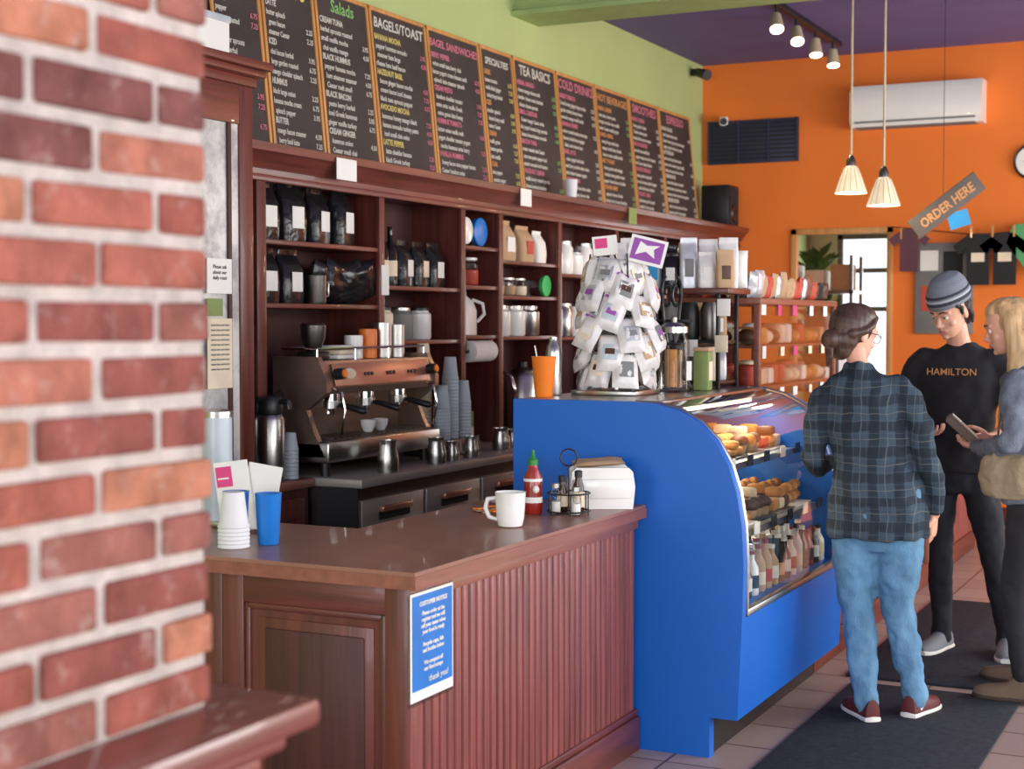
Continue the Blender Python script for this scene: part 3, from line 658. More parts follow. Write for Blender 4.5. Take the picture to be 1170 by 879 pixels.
def cupstack(b,x,y,z,n,r,m,inv=True,st=.018,h=.10):
    pr=[]
    for k in range(n):
        z0=k*st;pr+=[(r,z0),(r+.002,z0+.003),(r,z0+.007),(r*.965,z0+st-.0005)]
    pr+=[(r*.93,n*st),(r*.68,n*st+h),(r*.60,n*st+h+.001),(r*.3,n*st+h-.004)]
    b.lathe(pr,(x,y,z),m,20)
b=MB('cup_rack');b.box((-3.86,6.95,.945),(.24,.40,.085),M_STEELD,.008);b.done()
b=MB('paper_cup_stacks')
for x,y,n,m in ((-3.79,6.82,10,M_CUPG),(-3.80,6.93,18,M_CUPG),(-3.79,7.05,11,M_CUPG),(-3.90,6.82,22,M_CREAMF),(-3.91,7.04,7,M_CUPG)): cupstack(b,x,y,.9885,n,.044,m)
b.done()
b=MB('cup_lids');cupstack(b,-3.85,5.55,.902,8,.035,M_CUPG,h=.06);b.done()
b=MB('sink_faucet')
b.cyl((-4.1,7.95,.901),(-4.1,7.95,.93),.028,M_CHROME);b.tube([(-4.1,7.95,.92),(-4.1,7.95,1.2),(-4.08,7.95,1.27),(-4.02,7.95,1.30),(-3.95,7.95,1.27),(-3.93,7.95,1.2)],.012,M_CHROME,10)
b.tube([(-4.1,7.90,.92),(-4.1,7.90,.99),(-4.05,7.87,1.02)],.009,M_CHROME,8);b.done()
b=MB('thermal_urn')
b.lathe([(.11,0),(.115,.02),(.115,.36),(.09,.40),(.03,.42)],(-4.05,8.3,.901),M_STEEL,24);b.lathe([(.03,.42),(.03,.45)],(-4.05,8.3,.901),M_BLACK);b.cyl((-3.935,8.3,.97),(-3.90,8.3,.97),.014,M_BLACK);b.done()
b=MB('paper_towel_roll');b.cyl((-3.98,7.46,1.43),(-3.98,7.72,1.43),.06,M_PAPER,seg=24);b.cyl((-3.98,7.43,1.43),(-3.98,7.75,1.43),.012,M_BLACK)
b.mm((-3.99,7.43,1.43),(-3.97,7.44,1.497),M_STEEL);b.mm((-3.99,7.74,1.43),(-3.97,7.75,1.497),M_STEEL);b.done()
b=MB('blender_jugs')
for k in range(3):
    b.box((-3.82,8.8+.3*k,.901+.07),(.17,.17,.14),[M_BLACK,M_STEEL][k%2],.02);b.lathe([(.05,0),(.075,.22),(.078,.23)],(-3.82,8.8+.3*k,1.045),[M_GREY_BLUE,M_STEELD][k%2],16);b.lathe([(.07,.23),(.07,.25),(.03,.26)],(-3.82,8.8+.3*k,1.045),M_BLACK)
b.done()
# ------------------------------------------------------------------ items on service counter
z=CT+.001
b=MB('coffee_mug')
x,y=-2.22,4.46
b.lathe([(.034,0),(.04,.004),(.046,.03),(.049,.07),(.051,.112),(.0525,.115),(.048,.115),(.045,.07),(.04,.02),(.02,.012)],(x,y,z),M_WHITE,28)
b.tube([(x-.045,y-.01,z+.095),(x-.075,y-.018,z+.09),(x-.083,y-.02,z+.06),(x-.07,y-.017,z+.03),(x-.043,y-.01,z+.022)],[.006,.008,.008,.008,.006],M_WHITE,10)
b.done()
b=MB('hot_sauce_bottle')
x,y=-2.30,4.80
b.lathe([(.03,0),(.033,.006),(.034,.05),(.032,.09),(.033,.13),(.018,.16),(.016,.175)],(x,y,z),M_RED,20);b.lathe([(.018,.172),(.018,.19),(.008,.2),(.005,.225)],(x,y,z),M_GCAP,16);b.lathe([(.0345,.04),(.0342,.05),(.0338,.06)],(x,y,z),M_PAPER,20);b.lathe([(.0333,.115),(.0336,.125)],(x,y,z),M_PAPER,20);b.ball((x+.022,y-.022,z+.088),(.012,.012,.014),M_PAPER,10)
b.done()
b=MB('condiment_caddy')
cx,cy=-2.18,4.84
for dz in (.012,.075): b.torus((cx,cy,z+dz),.075,.003,M_BLACK,seg=24)
for k in range(6):
    a=k*math.pi/3;b.cyl((cx+.075*math.cos(a),cy+.075*math.sin(a),z),(cx+.075*math.cos(a),cy+.075*math.sin(a),z+.075),.0025,M_BLACK,seg=6)
b.cyl((cx-.075,cy,z+.012),(cx+.075,cy,z+.012),.0025,M_BLACK,seg=6);b.cyl((cx,cy,z+.01),(cx,cy,z+.17),.003,M_BLACK,seg=6)
b.torus((0,0,0),.03,.003,M_BLACK,M=frame((cx,cy,z+.2),(.9,.44,0),(0,0,1)),seg=20)
for dx,dy,h,m in ((-.035,-.035,.11,M_GLASS),(.04,-.03,.10,M_GLASS),(.02,.04,.15,M_BROWNG),(-.04,.035,.13,M_BROWNG)):
    jx,jy=cx+dx,cy+dy
    b.lathe([(.018,0),(.02,.004),(.02,h*.6),(.012,h*.78),(.012,h*.85)],(jx,jy,z+.002),m,14)
    if m is M_GLASS: b.lathe([(.016,.003),(.0175,.008),(.0175,h*.4)],(jx,jy,z+.002),R.choice([M_PAPER,M_BLACK]),12)
    else: b.lathe([(.0206,.02),(.0206,h*.5)],(jx,jy,z+.002),M_CREAMF,14)
    b.lathe([(.014,h*.84),(.014,h*.98),(.008,h)],(jx,jy,z+.002),M_STEEL if m is M_GLASS else M_BLACK,14)
b.done()
b=MB('napkin_dispenser')
Mn=T(-2.16,5.08,z,.5)
for o_ in (-.075,.063):
    b.prism([(-.11,0),(.11,0),(.118,.08),(.11,.135),(.095,.15),(-.095,.15),(-.11,.135),(-.118,.08)],.012,M_WHITE,Mn@Matrix(((1,0,0,0),(0,0,1,o_),(0,1,0,0),(0,0,0,1))))
b.mm((-.10,-.063,0),(.10,.063,.01),M_WHITE,0,Mn)
for k in range(26): b.mm((-.095,-.062+.0048*k,.011),(.095,-.062+.0048*k+.0034,.13+.01*R.random()),M_CREAMF if k%3 else M_CARD,0,Mn)
b.mm((-.105,-.088,.04),(.105,-.076,.11),M_WHITE,.004,Mn)
b.pillow(Mn@frame((-.01,0,.165),(1,0,.06),(0,1,.1)),.19,.11,.022,M_CARD)
b.done()
b=MB('saucer');b.lathe([(.035,0),(.04,.004),(.075,.014),(.078,.017),(.07,.016),(.03,.007)],(-2.48,4.98,z),M_WHITE,28);b.done()
b=MB('sugar_packets')
for k in range(7): b.box((-2.46+R.uniform(-.05,.05),4.80+R.uniform(-.08,.04),z+.003+.002*k),(.05,.03,.004),R.choice([M_ORP,M_CARD,M_PAPER]),.001,rz=R.uniform(0,3))
b.done()
b=MB('paper_cup_stack');cupstack(b,-2.76,3.68,z,6,.047,M_CUPW,h=.095,st=.012);b.done()
b=MB('blue_tumbler_stack')
x,y=-2.705,3.78
b.lathe([(.03,0),(.032,.003),(.040,.15),(.042,.156),(.036,.156),(.029,.01)],(x,y,z),M_BLUE2,24)
b.lathe([(.03,0),(.032,.003),(.040,.15),(.042,.156),(.036,.156),(.029,.01)],(x-.12,y+.0,z),M_BLUE2,24);b.done()
b=MB('flyer_holder')
Mh=T(-2.91,3.96,z,.45)
b.mm((-.09,-.04,0),(.09,.04,.006),M_GLASS,0,Mh);b.mm((-.09,.03,0),(.09,.034,.17),M_GLASS,0,Mh);b.mm((-.09,-.034,0),(.09,-.03,.10),M_GLASS,0,Mh)
for k,(dx,rt,m) in enumerate(((-.03,-.12,M_PAPER),(.02,.18,M_PAPER),(-.04,.05,M_PAPER),(.0,-.05,M_PAPER))):
    A=Mh@Matrix.Translation((dx,-.015+.012*k,.012))@Matrix.Rotation(rt,4,'Y')
    b.mm((-.055,0,0),(.055,.002,.22-.01*k),m,0,A)
    if k==0: b.mm((-.05,-.002,.14),(.0,0,.205),M_PINK,0,A);b.mm((-.045,-.003,.165),(-.01,-.001,.17),M_PAPER,0,A)
fh=b.done()
text("art show\ntonight",.02,Mh@Matrix.Translation((-.07,-.02,.12))@Matrix.Rotation(math.pi/2,4,'X'),M_GRAY,fh)
b=MB('straw_dispenser')
b.mm((-3.17,4.0,z),(-3.05,4.12,z+.02),M_STEEL,.004);b.lathe([(.05,.02),(.05,.36),(.046,.36),(.046,.03)],(-3.11,4.06,z),M_GREY_BLUE,20);b.lathe([(.052,.36),(.052,.38),(.02,.39)],(-3.11,4.06,z),M_STEEL,20);b.done()
# ------------------------------------------------------------------ items on display case
z=1.301
b=MB('chip_bag_display')
cx,cy=-2.37,5.73
b.box((cx,cy,z+.01),(.28,.28,.02),M_STEEL,.004);b.cyl((cx,cy,z),(cx,cy,z+.54),.012,M_STEEL)
for q in (-1,1):
    for p_ in (-1,1): b.cyl((cx+q*.12,cy+p_*.12,z+.02),(cx+q*.08,cy+p_*.08,z+.57),.004,M_BLACK,seg=6)
for lv,(zz,rr) in enumerate(((.09,.140),(.17,.142),(.25,.142),(.33,.135),(.41,.125),(.475,.10))):
    b.torus((cx,cy,z+zz+.07),rr-.02,.004,M_BLACK,seg=20)
    n=7 if lv<4 else 6
    for k in range(n):
        a=2*math.pi*(k+.5*(lv%2)+R.uniform(-.15,.15))/n
        d=V((math.cos(a),math.sin(a),0));x_=V((-math.sin(a),math.cos(a),0));q=rr+R.uniform(-.02,.025)
        A=frame((cx+q*d.x,cy+q*d.y,z+zz+R.uniform(-.010,.015)),x_+V((0,0,R.uniform(-.4,.4))),V((-d.x*.3,-d.y*.3,1))+V((R.uniform(-.2,.2),R.uniform(-.2,.2),0)))
        b.pillow(A,.11,.15,.05,M_FOILS)
        lm=R.choice([M_CREAMF,M_SILV,M_CARD,M_GREY_BLUE,M_GRAY])
        b.mm((-.03,-.035,.023),(.03,.03,.026),lm,.001,A);b.mm((-.02,-.012,.026),(.02,.012,.027),R.choice([M_GRAY,M_PAPER,M_CHOC,M_PURP]),0,A)
        b.mm((-.048,.053,.011),(.048,.063,.017),R.choice([M_GRAY,M_CARD,M_PURP,M_SILV]),0,A)
b.done()
b=MB('sign_card')
A=frame((-2.30,5.66,z+.545),(.93,.35,-.25),(.1,.2,1));b.mm((0,0,0),(.15,.11,.004),M_PAPER,0,A);b.mm((.012,.012,.004),(.138,.098,.006),M_PURP,0,A)
b.prism([(.03,.03),(.07,.05),(.11,.03),(.10,.065),(.12,.085),(.07,.075),(.04,.088)],.002,M_PAPER,A@Matrix.Translation((0,0,.006)))
A=frame((-2.44,5.66,z+.56),(.93,.35,.1),(.1,.2,1));b.mm((0,0,0),(.10,.08,.004),M_PAPER,0,A);b.mm((.01,.03,.004),(.06,.07,.006),M_PINK,0,A)
b.cyl((cx,cy,z+.55),(cx,cy-.03,z+.60),.006,M_STEEL)
b.done()
b=MB('glass_biscotti_jar')
x,y=-2.23,6.03
b.lathe([(.055,0),(.066,.01),(.066,.21),(.055,.24),(.055,.25)],(x,y,z),M_GLASS,24);b.lathe([(.06,.25),(.06,.275),(.04,.29),(.012,.295),(.014,.315),(.005,.32)],(x,y,z),M_STEEL,24)
for k in range(7): b.box((x+.028*math.cos(k),y+.028*math.sin(k),z+.10),(.02,.035,.16),R.choice([M_GOLD,M_CARD,M_CHOC]),.006,rz=k)
b.mm((x+.067,y-.03,z+.05),(x+.069,y+.03,z+.13),M_PAPER)
b.done()
b=MB('orange_cup');b.lathe([(.034,0),(.036,.004),(.048,.155),(.050,.16),(.045,.16),(.032,.01)],(-2.54,5.40,z),M_ORP,24);b.tube([(-2.55,5.41,z+.03),(-2.575,5.39,z+.2)],.003,M_WHITE,6);b.done()
b=MB('steel_shaker');b.lathe([(.03,0),(.033,.01),(.033,.17),(.028,.2),(.018,.215),(.018,.235)],(-2.553,5.52,z),M_STEEL,24);b.done()
b=MB('wire_scroll_stand')
x,y=-2.32,6.24
for s_ in (-1,1):
    pts=[]
    for k in range(22):
        a=k/21*math.pi*2.4;r=.02+.055*k/21;pts.append((x+s_*.02,y+s_*(r*math.cos(a)),z+.42+r*math.sin(a)))
    b.tube(pts,.007,M_BLACK,8)
    b.tube([(x+s_*.02,y+s_*.07,z+.42),(x,y+s_*.09,z+.3),(x,y+s_*.03,z+.15),(x,y+s_*.09,z+.01)],.007,M_BLACK,8)
    b.tube([(x+s_*.09,y,z+.01),(x+s_*.03,y,z+.14),(x,y,z+.3)],.007,M_BLACK,8)
b.torus((x,y,z+.30),.09,.006,M_BLACK,seg=24);b.torus((x,y,z+.2),.06,.006,M_BLACK,seg=20);b.done()
b=MB('tea_tin');b.box((-2.16,6.20,z+.085),(.07,.06,.17),M_GRN2,.008);b.box((-2.16,6.20,z+.178),(.072,.062,.018),M_CARD,.005);b.box((-2.124,6.20,z+.085),(.002,.045,.08),M_CREAMF);b.done()
b=MB('retail_rack')
rx0,rx1,ry0,ry1=-2.54,-2.16,6.40,6.66
for x in (rx0,rx1):
    for y in (ry0,ry1): b.box((x,y,z+.21),(.018,.018,.42),M_BLACK,.003)
for zz in (.02,.2): b.mm((rx0,ry0,z+zz),(rx1,ry1,z+zz+.012),M_BLACK)
b.mm((rx0-.16,ry0-.04,z+.42),(rx1+.06,ry1+.02,z+.445),W_DKX,.004)
for k in range(4):
    b.lathe([(.036,0),(.04,.01),(.04,.12),(.02,.15)],(rx0+.05+.09*k,ry0+.06,z+.034),[M_BLACK,M_CHOC,M_BLACK,M_CREAMF][k],14);b.lathe([(.036,0),(.042,.02),(.042,.13),(.03,.17)],(rx0+.05+.09*k,ry0+.06,z+.214),[M_BLACK,M_GRAY,M_BLACK,M_STEELD][k],14)
    bag(b,rx0+.05+.09*k,ry0+.17,z+.033,.08,.05,.15,R.choice([M_FOILB,M_CARD,M_SILV]),M_PAPER,-1);bag(b,rx0+.05+.09*k,ry0+.17,z+.213,.08,.05,.17,R.choice([M_FOILB,M_CARD,M_SILV]),M_PAPER,-1)
b.done()
b=MB('retail_coffee_bags')
zz=z+.4465
for k in range(7): bag(b,rx0-.11+.085*k,ry0+.03,zz,.08,.05,.15+.05*((k*3)%4==0)+R.uniform(0,.03),[M_FOILS,M_SILV,M_GREY_BLUE,M_FOILB,M_SILV,M_FOILS,M_CARD][k],[M_CARD,M_PAPER,M_TEAL,M_PAPER,M_GRAY,M_PAPER,M_CHOC][k],-1.2+R.uniform(-.2,.2))
for k in range(6): bag(b,rx0-.09+.095*k,ry0+.12,zz,.09,.05,.2+R.uniform(0,.04),R.choice([M_FOILS,M_FOILB,M_CARD,M_SILV]),M_PAPER,-1.2)
for k in range(5): b.pillow(frame((rx0-.1+.12*k,ry0+.21,zz+.087),(1,.3,0),(0,.1,1)),.13,.17,.06,R.choice([M_FOILS,M_PAPER,M_CREAMF]))
b.done()
b=MB('paper_tags')
for x_,zc in ((rx1+.02,1.50),(rx1-.12,1.48),(rx1+.03,1.66),(rx0+.06,1.62)): b.box((x_,ry0-.015,zc),(.06,.004,.075),R.choice([M_PAPER,M_CREAMF]),.001)
b.done()
# ------------------------------------------------------------------ lights / fixtures
M_SHADE=mat('frosted_glass_shade',(226,206,176),.35,emit=.6);M_BULB=mat('bulb',(255,240,210),.4,emit=12);M_ROD=mat('rod_cream',(206,190,160),.4,.3)
for x,y,zb in ((-2.45,9.95,2.44),(-2.17,9.66,2.33)):
    b=MB('pendant_lamp')
    b.lathe([(.105,0),(.098,.02),(.07,.10),(.045,.165),(.03,.18),(.026,.176),(.04,.16),(.065,.1),(.093,.02),(.1,.002)],(x,y,zb),M_SHADE,28);b.lathe([(.032,.175),(.032,.21),(.018,.24),(.01,.25)],(x,y,zb),M_STEELD,16)
    for k in range(14):
        a=k*math.pi/7;b.tube([(x+.105*math.cos(a),y+.105*math.sin(a),zb+.003),(x+.073*math.cos(a),y+.073*math.sin(a),zb+.1),(x+.045*math.cos(a),y+.045*math.sin(a),zb+.168)],.0022,M_ROD,6)
    b.cyl((x,y,zb+.24),(x,y,CZ-.02),.008,M_ROD,seg=8);b.lathe([(.05,-.03),(.055,0)],(x,y,CZ),M_ROD,16);b.ball((x,y,zb+.03),.028,M_BULB)
    b.done()
    l=bpy.data.lights.new('pendant_bulb','POINT');l.energy=10;l.color=(1,.8,.55);l.shadow_soft_size=.05
    o=bpy.data.objects.new('pendant_bulb_light',l);o.location=(x,y,zb-.04);sc.collection.objects.link(o)
b=MB('track_light')
b.mm((-3.0,9.6,CZ-.04),(-2.96,11.7,CZ),M_BLACK,.004)
for k,y in enumerate((10.0,10.5,11.0,11.5)):
    b.cyl((-2.98,y,CZ-.04),(-2.98,y,CZ-.12),.01,M_BLACK);d=V((.2,-.45,-.8)).normalized() if k<2 else V((.1,-.2,-.8)).normalized();p=V((-2.98,y,CZ-.12))
    b.cyl(p-d*.02,p+d*.1,.035,M_ROD,.05);b.cyl(p+d*.1,p+d*.104,.044,M_BULB)
b.done()
for y in (10.0,11.5):
    l=bpy.data.lights.new('track_spot','SPOT');l.energy=60;l.color=(1,.85,.65);l.spot_size=1.3;l.spot_blend=.6;l.shadow_soft_size=.04
    o=bpy.data.objects.new('track_spot_light',l);o.location=(-2.96,y-.07,CZ-.27);o.rotation_euler=V((.1,-.2,-.8)).to_track_quat('-Z','Y').to_euler();sc.collection.objects.link(o)
b=MB('air_conditioner')
b.prism([(0,0),(.19,.0),(.22,.05),(.22,.27),(.18,.33),(0,.33)],1.02,M_WHITE,Matrix(((0,0,1,-2.99),(-1,0,0,BY-.002),(0,1,0,3.14),(0,0,0,1))))
b.mm((-2.95,BY-.225,3.17),(-2.02,BY-.2,3.185),M_GRAY);b.mm((-2.95,BY-.2,3.135),(-2.02,BY-.06,3.142),M_GRAY)
b.done()
b=MB('wall_vent_grille')
b.mm((-4.24,BY-.03,2.92),(-3.46,BY-.002,3.28),M_GRILLE,.004)
for k in range(9): b.mm((-4.22,BY-.04,2.95+.036*k),(-3.48,BY-.028,2.965+.036*k),M_BLKM)
for x in (-4.24,-3.98,-3.72,-3.48): b.mm((x,BY-.045,2.92),(x+.02,BY-.028,3.28),M_GRILLE)
b.done()
b=MB('wall_clock');A=frame((-1.62,BY-.002,2.83),(1,0,0),(0,0,1));b.lathe([(.13,0),(.14,.02),(.13,.04),(.12,.03),(.02,.03)],(0,0,0),M_BLACK,32,M=A);b.lathe([(.12,.031),(.09,.032)],(0,0,0),M_WHITE,32,M=A);b.mm((-.005,0,.033),(.005,.09,.036),M_BLACK,0,A);b.mm((0,-.005,.033),(-.06,.005,.036),M_BLACK,0,A);b.done()
b=MB('order_here_sign')
A=frame((-1.88,10.2,2.36),(.9*.79,.44*.79,.61),(-.55,-.27,.79));b.mm((-.27,-.07,-.01),(.27,.07,.01),mat('sign_board',(92,84,78),.7),.004,A)
sg=b
sg.cyl((-1.9,10.19,2.40),(-1.9,10.19,CZ),.002,M_BLACK,seg=6);sg.mm((-.02,-.165,.0),(.12,-.06,.004),M_TEAL,0,A@Matrix.Rotation(-.35,4,'Z'))
so=sg.done();text("ORDER HERE",.085,A@Matrix.Translation((0,-.03,.0115)),CHALK['orange'],so,align='CENTER',bold=.002,sx=.85)
b=MB('merchandise_clothesline')
yl=BY-.12;zl=2.30
b.tube([(-2.66,yl,zl+.05),(-2.0,yl,zl-.03),(-1.2,yl,zl+.02),(-.8,yl,zl+.08)],.004,M_BLACK,6)
A=lambda x,z:Matrix(((1,0,0,x),(0,0,-1,yl),(0,1,0,z),(0,0,0,1)))
tee=[(-.09,-.42),(.09,-.42),(.09,-.12),(.15,-.17),(.2,-.1),(.07,0),(-.07,0),(-.2,-.1),(-.15,-.17),(-.09,-.12)]
def sc2(p,s):return [(x*s,y*s) for x,y in p]
M_T1=mat('cloth_brown',(100,64,72),.9);M_T3=mat('cloth_green',(90,160,104),.9)
b.prism(sc2(tee,.8),.012,M_T1,A(-2.53,zl+.03));b.prism(sc2(tee,.95),.012,M_BLKM,A(-2.0,zl-.02));b.prism(sc2(tee,.95),.012,M_BLKM,A(-1.80,zl-.02))
b.prism([(-.25,-.12),(-.05,-.40),(.22,-.22),(.25,.06),(-.2,.02)],.012,M_T3,A(-1.54,zl+.02))
for k,x in enumerate((-2.6,-2.46,-2.06,-1.9,-1.74,-1.4)): b.mm((x,yl-.014,zl-.05),(x+.015,yl+.004,zl+.04),W_LT)
for x,z in ((-2.0,2.09),(-1.80,2.09)): b.mm((x-.05,yl-.016,z-.03),(x+.05,yl-.012,z+.04),M_CREAMF)
b.done()
b=MB('pinboard');b.mm((-2.50,BY-.03,1.5),(-2.05,BY-.002,2.22),M_GRAY,.004)
for x,z,w,h,m in ((-2.46,2.0,.14,.16,M_PAPER),(-2.28,1.95,.15,.2,M_BLKM),(-2.45,1.68,.16,.2,M_REDP),(-2.25,1.62,.15,.22,M_CREAMF),(-2.3,1.55,.05,.05,M_TEAL)): b.mm((x,BY-.034,z),(x+w,BY-.03,z+h),m)
b.done()
# floor mats
b=MB('floor_mat');b.mm((-1.60,3.0,.001),(-.88,6.60,.012),M_MAT,.004);b.done()
b=MB('floor_mat');b.mm((-1.66,6.72,.001),(-.45,8.8,.012),M_MAT,.004);b.done()
# ------------------------------------------------------------------ people
def root(name,x,y,a):
    e=bpy.data.objects.new(name,None);e.empty_display_size=.2;e.matrix_basis=Matrix.Translation((x,y,0))@Matrix.Rotation(-math.radians(a),4,'Z');sc.collection.objects.link(e);return e
_ctex={}
def soft(ob,vox,sm=6,wr=0,ws=.12):
    m=ob.modifiers.new('remesh','REMESH');m.mode='VOXEL';m.voxel_size=vox;m.use_smooth_shade=True
    s=ob.modifiers.new('smooth','SMOOTH');s.iterations=sm;s.factor=.5
    if wr:
        k=ws
        if k not in _ctex:
            t=bpy.data.textures.new('fabric_folds','CLOUDS');t.noise_scale=ws;t.noise_depth=1;_ctex[k]=t
        d=ob.modifiers.new('folds','DISPLACE');d.texture=_ctex[k];d.strength=wr;d.mid_level=.5
    return ob
def hand(root_,name,W,d,n,th,curl,m,s=1.0):
    """W wrist, d finger direction, n palm normal, th +1/-1 thumb side = th*(d x n)"""
    b=MB(name);W=V(W);d=V(d).normalized();n=V(n);n=(n-d*n.dot(d)).normalized();x=d.cross(n)*th
    b.tube([W-d*.03,W,W+d*.03*s,W+d*.07*s,W+d*.088*s],[(.026*s,.021*s),(.026*s,.018*s),(.034*s,.016*s),(.040*s,.014*s),(.037*s,.012*s)],m,14,ref=x)
    for k,(ox,ln,sh) in enumerate(((.030,.072,.0),(.010,.082,.004),(-.010,.076,.002),(-.029,.058,-.006))):
        p=W+d*(.078+sh)*s+x*ox*s;ang=curl*.5;pts=[p];rr=[.0088*s]
        for j,f in enumerate((.45,.30,.25)):
            dd=d*math.cos(ang)+n*math.sin(ang)+x*(ox*.8);p=p+dd.normalized()*ln*f*s;pts.append(p);rr.append((.0082-.0008*j)*s);ang+=curl*(1+.1*k)
        b.tube(pts,rr,m,10)
    p=W+d*.02*s+x*.022*s;q=p+(x*.65+d*.62+n*.30).normalized()*.038*s;r_=q+(x*.25+d*.75+n*.5).normalized()*.030*s;t_=r_+(d*.8+n*.6).normalized()*.024*s
    b.tube([p,q,r_,t_],[.014*s,.0115*s,.0095*s,.008*s],m,10)
    o=b.done(root_,False,False);return soft(o,.0032,3)
def head(root_,Hc,yaw,pitch,skin,s=1.0,lip=(170,90,84),iris=(60,40,30)):
    """pitch>0 looks down"""
    M=Matrix.Translation(Hc)@Matrix.Rotation(math.radians(-yaw),4,'Z')@Matrix.Rotation(math.radians(-pitch),4,'X')@Matrix.Scale(s,4)
    b=MB('head');b.M=M
    b.loft([(0,.05,-.114,.014,.014),(0,.044,-.108,.03,.032),(0,.034,-.092,.044,.052),(0,.022,-.07,.054,.07),(0,.010,-.045,.061,.083),(0,.003,-.02,.066,.089),(0,0,.0,.070,.093),(0,-.003,.03,.075,.097),(0,-.006,.06,.074,.094),(0,-.008,.085,.063,.081),(0,-.010,.105,.041,.053),(0,-.010,.115,.012,.016)],skin,24,2.2)
    b.tube([(0,.086,.012),(0,.098,-.012),(0,.112,-.034),(0,.100,-.044)],[.006,.009,.0125,.008],skin,8)
    for q in (-1,1):
        b.ball((q*.011,.100,-.038),.008,skin,8);b.ball((q*.073,-.008,-.012),(.009,.020,.033),skin,10)
        b.tube([(q*.012,.096,.018),(q*.032,.090,.024),(q*.05,.076,.018)],.007,skin,8)
        b.ball((q*.04,.062,-.035),(.02,.02,.018),skin,10)
    b.ball((0,.082,-.098),(.018,.014,.014),skin,10)
    b.tube([(-.018,.088,-.066),(0,.097,-.064),(.018,.088,-.066)],.008,skin,8)
    o=soft(b.done(root_,False,False),.0045,3)
    b=MB('face_details');b.M=M
    wh=mat('eye_white',(230,226,220),.2);ir=mat('iris',iris,.2);lp=mat('lips',lip,.5);br_=mat('brow',(60,42,32),.9)
    for q in (-1,1):
        b.ball((q*.031,.0785,.0),.0125,wh,12);b.ball((q*.031,.0885,-.001),(.0055,.0035,.0055),ir,10)
        b.tube([(q*.018,.0905,.005),(q*.031,.0925,.0085),(q*.044,.0835,.004)],.0028,skin,6)
        b.tube([(q*.014,.0995,.023),(q*.032,.0965,.029),(q*.05,.082,.022)],[.003,.0038,.002],br_,6)
    b.tube([(-.022,.0905,-.067),(-.008,.1015,-.0635),(0,.1025,-.065),(.008,.1015,-.0635),(.022,.0905,-.067)],[.002,.004,.0036,.004,.002],lp,8)
    b.tube([(-.018,.0905,-.071),(0,.1015,-.0735),(.018,.0905,-.071)],[.002,.0048,.002],lp,8)
    b.done(root_,False)
    return M
def shoe(root_,x,y,a,L,m,sole,name='shoe',lace=None,high=.09):
    b=MB(name);A=T(x,y,.012,-math.radians(a))@Matrix(((1,0,0,0),(0,0,1,0),(0,1,0,0),(0,0,0,1)))
    k=L/.28
    rg=[(-.075,.018,.045),(-.068,.034,.075),(-.04,.038,high),(-.0,.038,high*.95),(.05,.042,.066),(.10,.047,.052),(.15,.046,.044),(.185,.036,.036),(.202,.018,.024)]
    b.loft([(0,.012,z*k,w*k,h) for z,w,h in rg],m,20,2.3,A,flat=.004)
    b.loft([(0,.007,z*k*1.02,(w+.004)*k,.014) for z,w,h in rg],sole,20,3,A,flat=0)
    if lace:
        for j in range(4): b.tube([(-.018,.078-.009*j,(.02+.025*j)*k),(.018,.078-.009*j,(.025+.025*j)*k)],.003,lace,6,M=A)
    return b.done(root_,False)
SK1=mat('skin_fair',(222,166,140),.5,0,.05,10);SK2=mat('skin_light',(214,160,134),.5,0,.05,10)
# --- woman in plaid shirt, seen from behind
PLAID=stripes('plaid_flannel',(62,76,88),[(0,10,.0,.36,(38,46,54),.8),(2,10,.0,.36,(38,46,54),.75),(0,10,.66,.70,(112,116,112),.45),(2,10,.66,.70,(116,116,108),.45),(0,20,.45,.5,(88,100,108),.35),(2,20,.45,.5,(88,100,108),.35)],wob=.6)
JEANS=mat('denim_light',(96,138,170),.9,0,.25,9,.35,170,(1,1,.35),spec=.2,smear=((140,176,202),4,.45,.75,.6))
w=root('woman_in_plaid_shirt',-1.375,6.09,-10)
b=MB('plaid_shirt')
b.loft([(.0,-.01,.735,.198,.145),(0,-.01,.80,.200,.15),(-.008,-.01,.90,.186,.145),(-.025,0,1.03,.155,.122),(-.04,0,1.15,.154,.12),(-.055,-.005,1.25,.162,.118),(-.06,-.01,1.31,.148,.103),(-.068,-.015,1.36,.112,.084),(-.078,-.012,1.405,.068,.064),(-.082,-.008,1.432,.052,.055)],PLAID,28,2.2)
b.tube([(.06,-.005,1.328),(.105,-.01,1.29),(.152,-.02,1.19),(.192,-.02,1.03),(.216,.02,.94),(.217,.06,.85)],[.056,.060,.054,.050,.045,.037],PLAID,14)
b.tube([(-.17,-.005,1.328),(-.212,-.01,1.29),(-.247,-.02,1.19),(-.262,-.01,1.05),(-.25,.1,1.0),(-.21,.2,1.01)],[.056,.060,.054,.050,.045,.036],PLAID,14)
b.tube([(-.13,-.02,1.425),(-.08,-.066,1.438),(-.03,-.02,1.425)],.013,PLAID,8)
soft(b.done(w,False,False),.010,4,.036,.085)
b=MB('jeans')
b.loft([(0,-.01,.98,.15,.105),(0,-.015,.88,.17,.125),(0,-.02,.80,.180,.134),(0,-.01,.74,.176,.12),(0,0,.68,.15,.095)],JEANS,24)
b.tube([(-.085,-.01,.80),(-.088,-.0,.66),(-.088,.005,.50),(-.080,-.01,.43),(-.062,-.04,.30),(-.04,-.08,.13),(-.036,-.085,.085)],[.100,.094,.075,.066,.064,.050,.052],JEANS,16)
b.tube([(.085,-.01,.80),(.083,.0,.66),(.074,.02,.50),(.080,.02,.43),(.11,.015,.30),(.145,.02,.13),(.15,.022,.085)],[.100,.094,.075,.066,.064,.050,.052],JEANS,16)
soft(b.done(w,False,False),.009,3,.024,.055)
b=MB('neck_and_arms')
